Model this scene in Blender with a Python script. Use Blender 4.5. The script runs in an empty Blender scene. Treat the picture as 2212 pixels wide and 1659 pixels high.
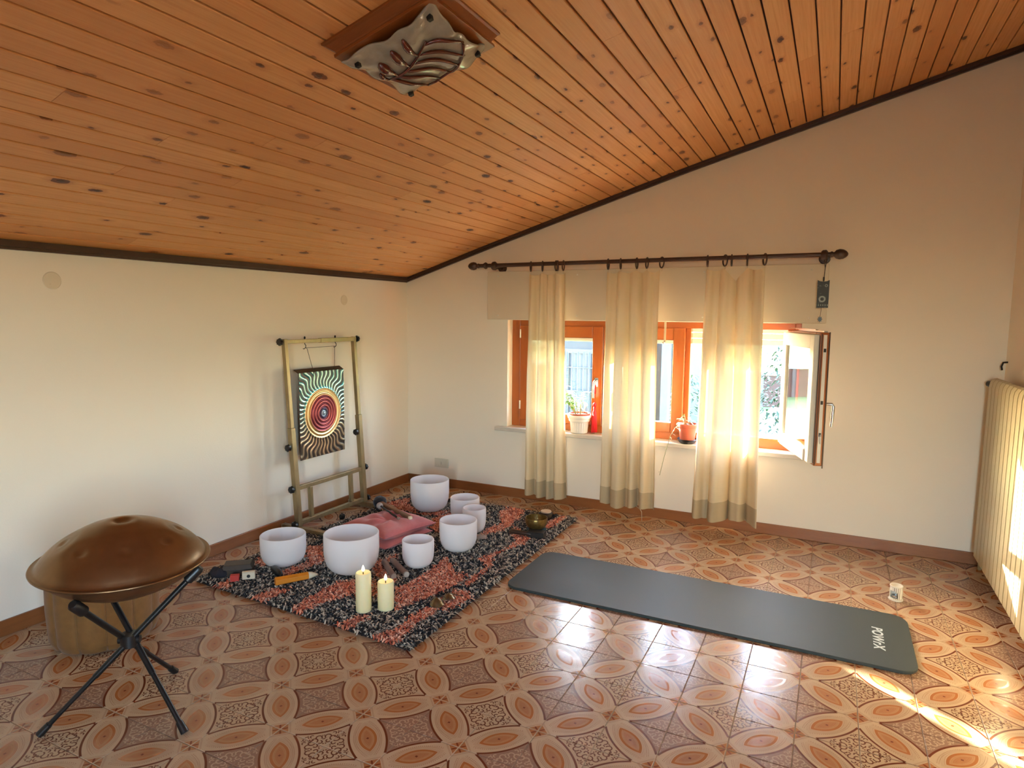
import bpy, bmesh, math, random
from mathutils import Vector, Matrix
import numpy as np
random.seed(7); rng = np.random.default_rng(7)
PI = math.pi
sc = bpy.context.scene
col = sc.collection

# ------------------------------------------------------------------ camera
cam_d = bpy.data.cameras.new('camera'); cam = bpy.data.objects.new('camera', cam_d); col.objects.link(cam)
CR = Matrix(((0.895546, 0.444875, 0.009188), (0.055234, -0.09065, -0.99435), (-0.441528, 0.890993, -0.105754)))
CP = Vector((1.246258, -1.735098, 1.436894)); FPX = 1397.768
m4 = Matrix.Identity(4)
for i in range(3):
    m4[i][0] = CR[0][i]; m4[i][1] = -CR[1][i]; m4[i][2] = -CR[2][i]; m4[i][3] = CP[i]
cam.matrix_world = m4
cam_d.sensor_width = 36; cam_d.lens = 22.7485; cam_d.clip_start = .02; cam_d.clip_end = 300
sc.camera = cam
def project(p):
    d = CR @ (Vector(p) - CP)
    return (1106 + FPX*d.x/d.z, 829.5 + FPX*d.y/d.z) if d.z > .05 else None

# ------------------------------------------------------------------ light, sky, exposure
sc.view_settings.view_transform = 'Standard'; sc.view_settings.look = 'None'
sc.view_settings.gamma = 1; sc.view_settings.use_curve_mapping = False
sc.view_settings.exposure = 0.52
SUN_DIR = Vector((.773, -.634, -.25)).normalized()      # the way sunlight travels
world = bpy.data.worlds.new('sky'); sc.world = world; world.use_nodes = True
wt = world.node_tree; wt.nodes.clear()
sky = wt.nodes.new('ShaderNodeTexSky'); sky.sky_type = 'NISHITA'; sky.sun_disc = False
sky.sun_elevation = math.radians(20); sky.sun_rotation = math.atan2(-SUN_DIR.x, -SUN_DIR.y); sky.altitude = 200
sky.dust_density = 1.5; sky.air_density = 1.0
bg = wt.nodes.new('ShaderNodeBackground'); bg.inputs['Strength'].default_value = 7.6
wo = wt.nodes.new('ShaderNodeOutputWorld')
wt.links.new(sky.outputs[0], bg.inputs[0]); wt.links.new(bg.outputs[0], wo.inputs[0])
sun_d = bpy.data.lights.new('sun', 'SUN'); sun = bpy.data.objects.new('sun', sun_d); col.objects.link(sun)
sun_d.energy = 84; sun_d.angle = math.radians(.6); sun_d.color = (1, .93, .80)
sun.rotation_euler = SUN_DIR.to_track_quat('-Z', 'Y').to_euler(); sun.location = (-6, 8, 6)
def portal(name, loc, rot, sx, sy):                      # steers sky sampling to an opening; gives off no light of its own
    d = bpy.data.lights.new(name, 'AREA'); o = bpy.data.objects.new(name, d); col.objects.link(o)
    d.shape = 'RECTANGLE'; d.size = sx; d.size_y = sy; d.cycles.is_portal = True
    o.location = loc; o.rotation_euler = rot
sc.cycles.use_denoising = True
try: sc.cycles.denoiser = 'OPENIMAGEDENOISE'
except Exception: pass
sc.cycles.max_bounces = 9; sc.cycles.diffuse_bounces = 5; sc.cycles.glossy_bounces = 4
sc.cycles.transmission_bounces = 6; sc.cycles.transparent_max_bounces = 10
sc.cycles.sample_clamp_indirect = 6; sc.cycles.caustics_reflective = False; sc.cycles.caustics_refractive = False

# ------------------------------------------------------------------ node helpers
def lin(r, g, b):
    f = lambda c: (c/255/12.92 if c/255 <= .04045 else ((c/255+.055)/1.055)**2.4)
    return (f(r), f(g), f(b), 1)
class S:                                                 # a socket that can be calculated with
    def __init__(s, nt, k): s.nt, s.k = nt, k
    def __add__(s, o): return s.nt.m('ADD', s, o)
    __radd__ = __add__
    def __sub__(s, o): return s.nt.m('SUBTRACT', s, o)
    def __rsub__(s, o): return s.nt.m('SUBTRACT', o, s)
    def __mul__(s, o): return s.nt.m('MULTIPLY', s, o)
    __rmul__ = __mul__
    def __truediv__(s, o): return s.nt.m('DIVIDE', s, o)
class NT:
    def __init__(s, name):
        s.mat = bpy.data.materials.new(name); s.mat.use_nodes = True
        s.t = s.mat.node_tree; s.t.nodes.clear()
        s.out = s.t.nodes.new('ShaderNodeOutputMaterial')
    def n(s, typ, **kw):
        nd = s.t.nodes.new(typ)
        for k, v in kw.items(): setattr(nd, k, v)
        return nd
    def put(s, inp, v):
        if isinstance(v, S): s.t.links.new(v.k, inp)
        elif v is not None: inp.default_value = v
    def m(s, op, a, b=None, c=None, clamp=False):
        nd = s.n('ShaderNodeMath', operation=op, use_clamp=clamp)
        for i, v in enumerate((a, b, c)):
            if v is not None: s.put(nd.inputs[i], v)
        return S(s, nd.outputs[0])
    def lt(s, x, e, w=.006): return s.m('MULTIPLY_ADD', x, -1/w, e/w+.5, True)     # 1 where x < e
    def gt(s, x, e, w=.006): return s.m('MULTIPLY_ADD', x, 1/w, -e/w+.5, True)
    def band(s, x, a, b, w=.006): return s.lt(s.m('ABSOLUTE', x-(a+b)/2), (b-a)/2, w)
    def mx(s, *v):
        r = v[0]
        for q in v[1:]: r = s.m('MAXIMUM', r, q)
        return r
    def mix(s, f, a, b, mode='MIX'):
        nd = s.n('ShaderNodeMix', data_type='RGBA', blend_type=mode)
        s.put(nd.inputs[0], f); s.put(nd.inputs[6], a); s.put(nd.inputs[7], b)
        return S(s, nd.outputs[2])
    def hyp(s, a, b): return s.m('SQRT', a*a + b*b)
    def xyz(s, v):
        nd = s.n('ShaderNodeSeparateXYZ'); s.put(nd.inputs[0], v)
        return [S(s, o) for o in nd.outputs]
    def cxyz(s, x, y, z=0.0):
        nd = s.n('ShaderNodeCombineXYZ')
        for i, v in enumerate((x, y, z)): s.put(nd.inputs[i], v)
        return S(s, nd.outputs[0])
    def coord(s, k='Object'): return S(s, s.n('ShaderNodeTexCoord').outputs[k])
    def geo(s, k='Position'): return S(s, s.n('ShaderNodeNewGeometry').outputs[k])
    def rand(s): return S(s, s.n('ShaderNodeObjectInfo').outputs['Random'])
    def noise(s, v, scale, detail=3, rough=.5, dist=0, out=0):
        nd = s.n('ShaderNodeTexNoise'); s.put(nd.inputs['Vector'], v)
        nd.inputs['Scale'].default_value = scale; nd.inputs['Detail'].default_value = detail
        nd.inputs['Roughness'].default_value = rough; nd.inputs['Distortion'].default_value = dist
        return S(s, nd.outputs[out])
    def ramp(s, f, stops):
        nd = s.n('ShaderNodeValToRGB'); e = nd.color_ramp.elements
        while len(e) < len(stops): e.new(.5)
        for q, (p, c) in zip(e, stops): q.position = p; q.color = c if len(c) == 4 else (*c, 1)
        s.put(nd.inputs[0], f); return S(s, nd.outputs[0])
    def bump(s, h, dist=.002, strength=1):
        nd = s.n('ShaderNodeBump'); nd.inputs['Distance'].default_value = dist; nd.inputs['Strength'].default_value = strength
        s.put(nd.inputs['Height'], h); return S(s, nd.outputs[0])
    def bsdf(s, color, rough=.5, metal=0, normal=None, spec=.5, coat=0, coat_rough=.1, emit=None, estr=0, sheen=0, sss=0, trans=0):
        b = s.n('ShaderNodeBsdfPrincipled')
        s.put(b.inputs['Base Color'], color); s.put(b.inputs['Roughness'], rough); s.put(b.inputs['Metallic'], metal)
        s.put(b.inputs['Specular IOR Level'], spec); s.put(b.inputs['Coat Weight'], coat); s.put(b.inputs['Coat Roughness'], coat_rough)
        if normal is not None: s.put(b.inputs['Normal'], normal)
        if emit is not None: s.put(b.inputs['Emission Color'], emit); s.put(b.inputs['Emission Strength'], estr)
        if sheen: b.inputs['Sheen Weight'].default_value = sheen
        if sss:
            b.inputs['Subsurface Weight'].default_value = sss; b.inputs['Subsurface Radius'].default_value = (1, .7, .4); b.inputs['Subsurface Scale'].default_value = .02
        if trans: b.inputs['Transmission Weight'].default_value = trans
        return S(s, b.outputs[0])
    def done(s, sh):
        s.t.links.new(sh.k, s.out.inputs[0]); return s.mat
    def mixsh(s, f, a, b):
        nd = s.n('ShaderNodeMixShader'); s.put(nd.inputs[0], f); s.t.links.new(a.k, nd.inputs[1]); s.t.links.new(b.k, nd.inputs[2])
        return S(s, nd.outputs[0])
M = {}
def plain(name, c, rough=.5, metal=0, nscale=0, namp=.2, bump=0, **kw):
    t = NT(name); color = c; nrm = None
    if nscale:
        f = t.noise(t.coord(), nscale, 4)
        color = t.mix(f, tuple(x*(1-namp) for x in c[:3])+(1,), tuple(min(1, x*(1+namp)) for x in c[:3])+(1,))
        if bump: nrm = t.bump(f, bump)
    M[name] = t.done(t.bsdf(color, rough, metal, nrm, **kw)); return M[name]

# ------------------------------------------------------------------ mesh helpers
class MB:
    def __init__(s): s.v = []; s.f = []; s.uv = {}; s.mi = []; s.cur = 0
    def add(s, vs, fs, uvs=None):
        o = len(s.v); s.v += [tuple(v) for v in vs]
        for k, f in enumerate(fs):
            s.f.append(tuple(o+i for i in f)); s.mi.append(s.cur)
            if uvs is not None: s.uv[len(s.f)-1] = uvs[k]
        return s
    def box(s, x0, x1, y0, y1, z0, z1):
        vs = [(x, y, z) for z in (z0, z1) for y in (y0, y1) for x in (x0, x1)]
        return s.add(vs, [(0, 2, 3, 1), (4, 5, 7, 6), (0, 1, 5, 4), (2, 6, 7, 3), (0, 4, 6, 2), (1, 3, 7, 5)])
    def bar(s, a, b, w, h, up=(0, 0, 1)):
        a, b = Vector(a), Vector(b); d = (b-a).normalized(); u = Vector(up)
        if abs(d.dot(u)) > .95: u = Vector((1, 0, 0))
        sx = d.cross(u).normalized()*(w/2); sy = sx.cross(d).normalized()*(h/2)
        vs = [p+q for p in (a, b) for q in (-sx-sy, sx-sy, sx+sy, -sx+sy)]
        return s.add(vs, [(0, 1, 2, 3), (7, 6, 5, 4), (0, 4, 5, 1), (1, 5, 6, 2), (2, 6, 7, 3), (3, 7, 4, 0)])
    def tube(s, pts, r, n=10, cap=True, closed=False):
        pts = [Vector(p) for p in pts]; rs = r if isinstance(r, (list, tuple)) else [r]*len(pts)
        vs = []; fs = []; prev = None; N = len(pts)
        for i, p in enumerate(pts):
            if closed: d = pts[(i+1) % N]-pts[i-1]
            else: d = pts[min(i+1, N-1)]-pts[max(i-1, 0)]
            d.normalize()
            if prev is None:
                u = Vector((0, 0, 1)) if abs(d.z) < .9 else Vector((1, 0, 0)); u = (u-d*u.dot(d)).normalized()
            else: u = (prev-d*prev.dot(d)).normalized()
            prev = u; w = d.cross(u)
            for k in range(n):
                a = 2*PI*k/n; vs.append(p+(u*math.cos(a)+w*math.sin(a))*rs[i])
        for i in range(N if closed else N-1):
            j = (i+1) % N
            for k in range(n): fs.append((i*n+k, i*n+(k+1) % n, j*n+(k+1) % n, j*n+k))
        if cap and not closed: fs += [tuple(reversed(range(n))), tuple((N-1)*n+k for k in range(n))]
        return s.add(vs, fs)
    def lathe(s, prof, n=32, c=(0, 0, 0), axis='z'):
        vs = []; fs = []; idx = []
        for r, z in prof:
            if r < 1e-6: idx.append([len(vs)]*n); vs.append((0, 0, z))
            else:
                idx.append(list(range(len(vs), len(vs)+n)))
                vs += [(r*math.cos(2*PI*k/n), r*math.sin(2*PI*k/n), z) for k in range(n)]
        for i in range(len(prof)-1):
            a, b = idx[i], idx[i+1]
            for k in range(n):
                q = [a[k], a[(k+1) % n], b[(k+1) % n], b[k]]; u = []
                for x in q:
                    if x not in u: u.append(x)
                if len(u) > 2: fs.append(tuple(u))
        if axis == 'x': vs = [(z, x, y) for x, y, z in vs]
        if axis == 'y': vs = [(y, z, x) for x, y, z in vs]
        vs = [(x+c[0], y+c[1], z+c[2]) for x, y, z in vs]
        return s.add(vs, fs)
    def grid(s, fn, nu, nv, flip=False):
        vs = [fn(i/nu, j/nv) for j in range(nv+1) for i in range(nu+1)]; fs = []; uvs = []
        for j in range(nv):
            for i in range(nu):
                a = j*(nu+1)+i; q = (a, a+1, a+nu+2, a+nu+1); u = [(i/nu, j/nv), ((i+1)/nu, j/nv), ((i+1)/nu, (j+1)/nv), (i/nu, (j+1)/nv)]
                if flip: q = q[::-1]; u = u[::-1]
                fs.append(q); uvs.append(u)
        return s.add(vs, fs, uvs)
    def mesh(s, name, mat, smooth=False):
        me = bpy.data.meshes.new(name); me.from_pydata(s.v, [], s.f)
        mats = mat if isinstance(mat, (list, tuple)) else [mat]
        for m in mats: me.materials.append(m)
        if len(mats) > 1: me.polygons.foreach_set('material_index', s.mi)
        if s.uv:
            L = me.uv_layers.new(name='UVMap').data
            for fi, p in enumerate(me.polygons):
                if fi in s.uv:
                    for li, q in zip(p.loop_indices, s.uv[fi]): L[li].uv = q
        if smooth: me.polygons.foreach_set('use_smooth', [True]*len(me.polygons))
        me.update(); return me
    def build(s, name, mat, parent=None, smooth=False, bevel=0, loc=None, fix=True, angle=None):
        me = s.mesh(name, mat, smooth)
        if fix:
            bm = bmesh.new(); bm.from_mesh(me); bmesh.ops.recalc_face_normals(bm, faces=bm.faces); bm.to_mesh(me); bm.free()
        if smooth and angle:
            me.set_sharp_from_angle(angle=math.radians(angle))
        o = bpy.data.objects.new(name, me); col.objects.link(o)
        if parent: o.parent = parent
        if loc: o.location = loc
        if bevel:
            b = o.modifiers.new('bevel', 'BEVEL'); b.width = bevel; b.segments = 2; b.limit_method = 'ANGLE'
        return o
def empty(name, loc=(0, 0, 0), rz=0):
    o = bpy.data.objects.new(name, None); col.objects.link(o); o.location = loc; o.rotation_euler.z = rz; o.empty_display_size = .05
    return o
def tag(o, label=None, cat=None, group=None, kind=None):
    if label: o['label'] = label
    if cat: o['category'] = cat
    if group: o['group'] = group
    if kind: o['kind'] = kind
    return o
def copy_tree(o, parent=None):
    c = o.copy(); col.objects.link(c)
    if parent: c.parent = parent
    for ch in list(o.children): copy_tree(ch, c)
    return c

# ------------------------------------------------------------------ materials of the room
t = NT('glazed_tile')
uvn = t.coord('UV'); a, b, _ = t.xyz(uvn)
tt = (a+b-1)*.70711; nn = (a-b)*.70711; at = t.m('ABSOLUTE', tt); an = t.m('ABSOLUTE', nn)
D1 = t.hyp(tt, an+.33); r1 = .485                       # almond: half length .355, half width .155
orange = t.lt(D1, r1)
pale = t.lt(D1, r1-.045, .012)
core = t.lt(D1, r1-.085, .03)
star = t.lt(an+at, .028, .012)
ring1 = t.band(D1, r1+.016, r1+.024)
D2 = t.hyp(tt, an+.55); r2 = .775                       # dotted line round the almond
dots = t.band(D2, r2, r2+.014)*t.gt(t.m('SINE', tt*190), 0, .6)*t.lt(at, .47)
thin = t.band(D2, r2-.024, r2-.018)*t.lt(at, .46)
D3 = t.hyp(tt, an+1.0); r3 = 1.296
outline = t.band(D3, r3-.004, r3+.034)*t.lt(at, .455)
hook = t.lt(t.m('ABSOLUTE', at-.437), .02)*t.band(an, .205, .262)
field = t.gt(D3, r3+.02)*t.lt(at, .45)
patch = t.gt(at, .575)*t.gt(t.m('MINIMUM', t.m('MINIMUM', a, 1-a), t.m('MINIMUM', b, 1-b)), .012)
leaf = t.lt(t.hyp((at-.625)/.052, an/.017), 1, .25)
dbl = t.mx(t.band(at, .548, .554), t.band(at, .532, .538))*t.lt(an, .16)
# scrolls of the cartouche, drawn as arcs in (q, at) where q runs from the cartouche's centre
q = .7071-an
def arc(cx, cy, r, w, ex, ey, k):
    dx = q-cx; dy = at-cy; d = t.hyp(dx, dy)
    ring = t.lt(t.m('ABSOLUTE', d-r), w, .008)
    return ring*t.gt(dx*ex+dy*ey-d*k, 0, .01)
scroll = t.mx(arc(.265, .075, .050, .0115, 1, -.1, -.55), arc(.325, .185, .030, .010, .6, .8, -.3), arc(.20, .155, .055, .0115, .7, -.7, -.2),
              arc(.145, .065, .034, .0115, -.6, -.8, -.4), arc(.31, .275, .030, .009, .8, -.5, -.1), arc(.245, .20, .03, .010, -.9, .3, -.2),
              t.lt(t.hyp(q-.215, at-.012), .013), t.lt(t.hyp(q-.31, at-.015), .012), t.lt(t.hyp(q-.09, at-.02), .014), t.lt(t.hyp(q-.36, at-.25), .01))
scroll = scroll*field
pos = t.geo()
cl = t.noise(pos, 14, 4); cl2 = t.noise(pos, 90, 2)
cream = t.mix(cl, lin(184, 153, 120), lin(194, 165, 132))
shade = t.mix(cl2, lin(172, 120, 80), lin(182, 132, 92))
dark_c = lin(98, 42, 20)
sgn = t.gt(nn, 0, .002)
fieldc = t.mix(sgn, lin(142, 108, 87), lin(186, 155, 122))
scrollc = t.mix(sgn, lin(180, 148, 120), lin(96, 48, 30))
c = t.mix(field, cream, fieldc)
c = t.mix(scroll, c, scrollc)
c = t.mix(t.mx(outline, hook*t.gt(D3, r3)), c, dark_c)
c = t.mix(t.mx(dots, thin)*.75, c, lin(140, 86, 58))
c = t.mix(ring1*.6, c, lin(150, 92, 60))
c = t.mix(orange, c, lin(164, 98, 50))
rings = t.m('MULTIPLY_ADD', t.m('SINE', D1*230), .5, .5)
c = t.mix(pale, c, t.mix(rings*.45, shade, lin(158, 100, 60)))
c = t.mix(t.band(D1, r1+.03, r1+.085)*t.gt(t.m('SINE', D1*330), .3, .6)*t.lt(at, .46)*.45, c, lin(150, 104, 74))
c = t.mix(core*.5, c, lin(158, 96, 56))
c = t.mix(star, c, lin(110, 52, 32))
c = t.mix(patch, c, lin(166, 106, 64))
c = t.mix(leaf*patch, c, lin(118, 50, 24))
c = t.mix(dbl*.7, c, lin(140, 86, 58))
tilevar = t.rand()
c = t.mix(tilevar*.10, c, lin(150, 96, 66))
lustre = t.mx(orange-pale, patch-leaf*patch)
rough = t.m('SUBTRACT', .23, lustre*.12)
nrm = t.bump(t.noise(pos, 9, 2), .0016)
M['tile'] = t.done(t.bsdf(c, rough, 0, nrm, spec=t.m('ADD', .26, lustre*.45)))
plain('grout', lin(176, 148, 118), .8, 0, 60, .12)

t = NT('plaster')
p = t.coord(); n1 = t.noise(p, 1.3, 4); n2 = t.noise(p, 140, 3); n3 = t.noise(p, 9, 4)
cc = t.mix(n1, lin(234, 222, 203), lin(241, 230, 212))
h = n3*.6+n2*.25
M['plaster'] = t.done(t.bsdf(cc, .85, 0, t.bump(h, .0025, .6), spec=.2))

t = NT('pine')
u, v, _ = t.xyz(t.coord('UV')); rd = t.rand(); off = rd*37.0
kv = t.n('ShaderNodeTexVoronoi', voronoi_dimensions='2D', feature='F1'); kv.inputs['Scale'].default_value = 1; kv.inputs['Randomness'].default_value = .85
t.put(kv.inputs['Vector'], t.cxyz(u*3.7+off, v*.7+off*3.1))
kd = S(t, kv.outputs['Distance']); kc, kc2, _ = t.xyz(S(t, kv.outputs['Color']))
wob = t.noise(t.cxyz(u*60+off, v*5), 1, 3)
kr = kd+(wob-.5)*.11
size = kc2*kc2*.10+.042
has = t.gt(kc, .14, .05)
knot = t.m('MULTIPLY_ADD', kr-size, -1/.02, .5, True)*has
knotc = t.m('MULTIPLY_ADD', kr-size*.5, -1/.02, .5, True)*has
halo = t.m('MULTIPLY_ADD', kr-size, -1/.16, .8, True)*has
push = halo*.12
grain = t.noise(t.cxyz(u*2.2+off, v*9+push*12+off), 1, 5, .6, .4)
fine = t.noise(t.cxyz(u*9+off, v*42+push*30), 1, 3, .6)
crack = t.noise(t.cxyz(u*28+off, v*1.1+off), 1, 2, .5)
base = t.ramp(grain, [(.25, lin(214, 146, 84)), (.5, lin(230, 168, 106)), (.75, lin(240, 184, 124))])
base = t.mix(fine*.35, base, lin(204, 132, 72))
base = t.mix(halo*.5, base, lin(172, 96, 46))
base = t.mix(knot, base, lin(104, 48, 22))
base = t.mix(knotc, base, lin(58, 26, 14))
base = t.mix(t.m('SUBTRACT', rd*.85, .15, clamp=True), base, lin(204, 134, 76))
rgh = t.m('ADD', .34, fine*.12)
M['pine'] = t.done(t.bsdf(base, rgh, 0, t.bump(fine*.3+grain*.7-knotc*.8, .0012), spec=.4))
plain('ceiling_back', lin(60, 30, 15), .9)
plain('dark_trim', lin(62, 40, 28), .35, 0, 14, .3)

def wood(name, c1, c2, rough=.4, sx=1, sy=1, sz=1, scale=8, **kw):
    t = NT(name); x, y, z = t.xyz(t.coord()); g = t.noise(t.cxyz(x*sx, y*sy, z*sz), scale, 4, .6, .3)
    g2 = t.noise(t.cxyz(x*sx*4, y*sy*4, z*sz*4), scale*2, 3)
    cc = t.mix(g, c1, c2); cc = t.mix(g2*.25, cc, tuple(k*.6 for k in c1[:3])+(1,))
    M[name] = t.done(t.bsdf(cc, rough, 0, t.bump(g2, .0006), **kw))
wood('base_tile', lin(120, 70, 36), lin(156, 98, 54), .35, .5, .5, 5, 8)
wood('window_wood', lin(142, 70, 24), lin(170, 92, 38), .3, 4, 4, .5, 6)
wood('window_wood_h', lin(142, 70, 24), lin(170, 92, 38), .3, .5, 4, 4, 6)
wood('dark_wood', lin(50, 32, 24), lin(78, 52, 38), .4, 1, 6, 6, 6)
wood('lamp_wood', lin(120, 62, 24), lin(158, 90, 40), .3, 1, 3, 3, 7)
wood('stick_wood', lin(96, 62, 40), lin(140, 100, 72), .5, 2, 2, 2, 20)
wood('striker_wood', lin(40, 26, 20), lin(66, 44, 34), .45, 2, 2, 2, 20)
plain('sash_white', lin(232, 224, 206), .45, 0, 20, .04)
plain('sill_stone', lin(206, 196, 182), .3, 0, 16, .12)
plain('panel_paint', lin(218, 204, 180), .6, 0, 6, .03)
plain('chrome', lin(205, 205, 205), .25, .9)
plain('white_plastic', lin(232, 226, 214), .4)
plain('shutter_white', lin(240, 240, 238), .5)
plain('black_plastic', lin(22, 21, 22), .35, 0)
plain('black_metal', lin(26, 25, 26), .3, .3)
t = NT('glass')
lw = t.n('ShaderNodeLayerWeight'); lw.inputs[0].default_value = .5
fc = S(t, lw.outputs['Facing']); fc5 = t.m('POWER', fc, 4.2)
tr = t.n('ShaderNodeBsdfTransparent'); tr.inputs[0].default_value = (.95, .97, .96, 1)
gl = t.n('ShaderNodeBsdfGlossy'); gl.inputs['Roughness'].default_value = .02
M['glass'] = t.done(t.mixsh(t.m('MULTIPLY_ADD', fc5, .9, .04), S(t, tr.outputs[0]), S(t, gl.outputs[0])))
def cloth(name, c, trl, tp):
    t = NT(name); x, y, z = t.xyz(t.coord('UV'))
    w1 = t.noise(t.cxyz(x*6, y*260), 1, 3, .6); w2 = t.noise(t.cxyz(x*160, y*10), 1, 2)
    wv = w1*.7+w2*.3
    cc = t.mix(wv, tuple(k*.86 for k in c[:3])+(1,), c)
    d = t.n('ShaderNodeBsdfDiffuse'); t.put(d.inputs[0], cc); t.put(d.inputs['Normal'], t.bump(wv, .0006))
    l = t.n('ShaderNodeBsdfTranslucent'); t.put(l.inputs[0], cc)
    tp_ = t.n('ShaderNodeBsdfTransparent'); tp_.inputs[0].default_value = (1, .98, .94, 1)
    s1 = t.mixsh(trl, S(t, d.outputs[0]), S(t, l.outputs[0]))
    M[name] = t.done(t.mixsh(t.m('MULTIPLY', wv, tp*2), s1, S(t, tp_.outputs[0])))
cloth('linen', lin(238, 217, 178), .10, .02)
cloth('linen_hem', lin(206, 184, 148), .13, .01)

# ------------------------------------------------------------------ the room
XL, XR, YW, YB = -1.985, 2.127, 2.785, -3.3
PXZ = [(-1.985, 1.70), (-1.27, 1.926), (-.43, 2.178), (.351, 2.408), (.911, 2.562), (1.412, 2.70), (2.127, 2.893)]
def prof(x):
    if x <= PXZ[0][0]: i = 0
    elif x >= PXZ[-1][0]: i = len(PXZ)-2
    else: i = max(k for k in range(len(PXZ)-1) if PXZ[k][0] <= x)
    (x0, z0), (x1, z1) = PXZ[i], PXZ[i+1]
    return z0+(z1-z0)*(x-x0)/(x1-x0)
CZ = lambda x: prof(x)+.035                              # underside of the boarded ceiling
def gable(name, y0, y1, holes, mat):
    """a wall under the sloping ceiling, between y0 (room side) and y1, with rectangular holes (x0, x1, z0, z1)"""
    xs = sorted({XL-.15, XR+.15, *[p[0] for p in PXZ], *[h[0] for h in holes], *[h[1] for h in holes]})
    mb = MB()
    for xa, xb in zip(xs, xs[1:]):
        hs = [h for h in holes if h[0] <= xa+1e-6 and h[1] >= xb-1e-6]
        zt = lambda x: CZ(x)+.015
        spans = []
        lo = [(-.12, -.12)]
        for h in hs: spans.append((lo[-1], (h[2], h[2]))); lo.append((h[3], h[3]))
        spans.append((lo[-1], (zt(xa), zt(xb))))
        for (za, zb), (zc, zd) in spans:
            for y in (y0, y1): mb.add([(xa, y, za), (xb, y, zb), (xb, y, zd), (xa, y, zc)], [(0, 1, 2, 3)])
    for x0, x1, z0, z1 in holes:
        c4 = [(x0, z0), (x1, z0), (x1, z1), (x0, z1)]
        for (xa, za), (xb, zb) in zip(c4, c4[1:]+c4[:1]):
            mb.add([(xa, y0, za), (xb, y0, zb), (xb, y1, zb), (xa, y1, za)], [(0, 1, 2, 3)])
    for xa, xb in zip(xs, xs[1:]):
        mb.add([(xa, y0, CZ(xa)+.015), (xb, y0, CZ(xb)+.015), (xb, y1, CZ(xb)+.015), (xa, y1, CZ(xa)+.015)], [(0, 1, 2, 3)])
    o = mb.build(name, mat, fix=False); o['kind'] = 'structure'; return o
NX0, NX1, NZ0, NZ1 = -1.035, 1.06, .56, 1.40               # the window niche
gable('wall_front', YW, YW+.30, [(NX0, NX1, NZ0, NZ1)], M['plaster'])
DX0, DX1, DZ1 = 1.30, 1.92, 2.1                          # open doorway behind the camera, added to let in fill daylight
BY0, BY1, BZ0, BZ1 = -2.45, -1.8, .8, 2.0            # unseen window in the right wall, likewise added for fill daylight
gable('wall_back', YB, YB-.25, [(DX0, DX1, .0, DZ1)], M['plaster'])
o = MB().box(XL-.15, XL, YB-.25, YW+.3, -.12, CZ(XL)+.012).build('wall_left', M['plaster']); o['kind'] = 'structure'
mb = MB().box(XR, XR+.15, YB-.25, BY0, -.12, CZ(XR)+.03).box(XR, XR+.15, BY1, YW+.3, -.12, CZ(XR)+.03).box(XR, XR+.15, BY0, BY1, -.12, BZ0).box(XR, XR+.15, BY0, BY1, BZ1, CZ(XR)+.03)
o = mb.build('wall_right', M['plaster']); o['kind'] = 'structure'
portal('portal_front', ((NX0+NX1)/2, YW+.31, (NZ0+NZ1)/2), (-PI/2, 0, 0), NX1-NX0, NZ1-NZ0)
portal('portal_back', ((DX0+DX1)/2, YB-.26, DZ1/2), (PI/2, 0, 0), DX1-DX0, DZ1)
portal('portal_right', (XR+.16, (BY0+BY1)/2, (BZ0+BZ1)/2), (0, PI/2, 0), BZ1-BZ0, BY1-BY0)

# floor: grout bed with a tile on every cell of a 20 cm grid
fl = MB().box(XL, XR, YB, YW, -.10, -.0025).build('floor', M['grout']); fl['kind'] = 'structure'
T = .2
def tile_mesh(x0, x1, y0, y1, rot, mb, c=(0, 0, 0)):
    """one bevelled tile covering [x0,x1]x[y0,y1] of a cell centred on c; rot turns the printed pattern by quarter turns"""
    e, bv = .0013, .0012
    x0, x1, y0, y1 = x0+e, x1-e, y0+e, y1-e
    vs = []; co = []
    for (i, zz) in ((0, -.006), (0, -.0012), (bv, 0)):
        for X, Y in ((x0+i, y0+i), (x1-i, y0+i), (x1-i, y1-i), (x0+i, y1-i)):
            vs.append((X+c[0], Y+c[1], zz)); co.append((X, Y))
    fs = [(8, 9, 10, 11)]
    for k in range(4):
        j = (k+1) % 4
        fs += [(4+k, 4+j, 8+j, 8+k), (k, j, 4+j, 4+k)]
    def uvf(p):
        X, Y = p
        for _ in range(rot): X, Y = Y, -X                  # undo the turn
        return (X/T+.5, Y/T+.5)
    mb.add(vs, fs, [[uvf(co[i]) for i in f] for f in fs])
rot_of = {(1, -1): 0, (1, 1): 1, (-1, 1): 2, (-1, -1): 3}
cells = []
for i in range(-10, 11):
    for j in range(-17, 14):
        dark = [(sx, sy) for sx in (-1, 1) for sy in (-1, 1) if (i+(sx+1)//2) % 2 == 1 and (j+(sy+1)//2) % 2 == 1]
        cells.append((i, j, rot_of[dark[0]]))
def seen(i, j):
    x, y = (i+.5)*T, (j+.5)*T
    if -1.6 < x < -.45 and .6 < y < 2.3: return 0          # under the rug
    if -.1 < x < 1.5 and 1.35 < y < 1.65: return 0         # under the exercise mat
    qs = [project((x+sx*T/2, y+sy*T/2, 0)) for sx in (-1, 1) for sy in (-1, 1)]
    if any(q is None for q in qs): return 0
    us = [q[0] for q in qs]; vs = [q[1] for q in qs]
    if max(us) < 0 or min(us) > 2212 or max(vs) < 0 or min(vs) > 1659: return 0
    return (max(us)-min(us))*(max(vs)-min(vs))
cells.sort(key=lambda c: -seen(c[0], c[1]))
shared = {}; rest = MB(); made = 0
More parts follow.
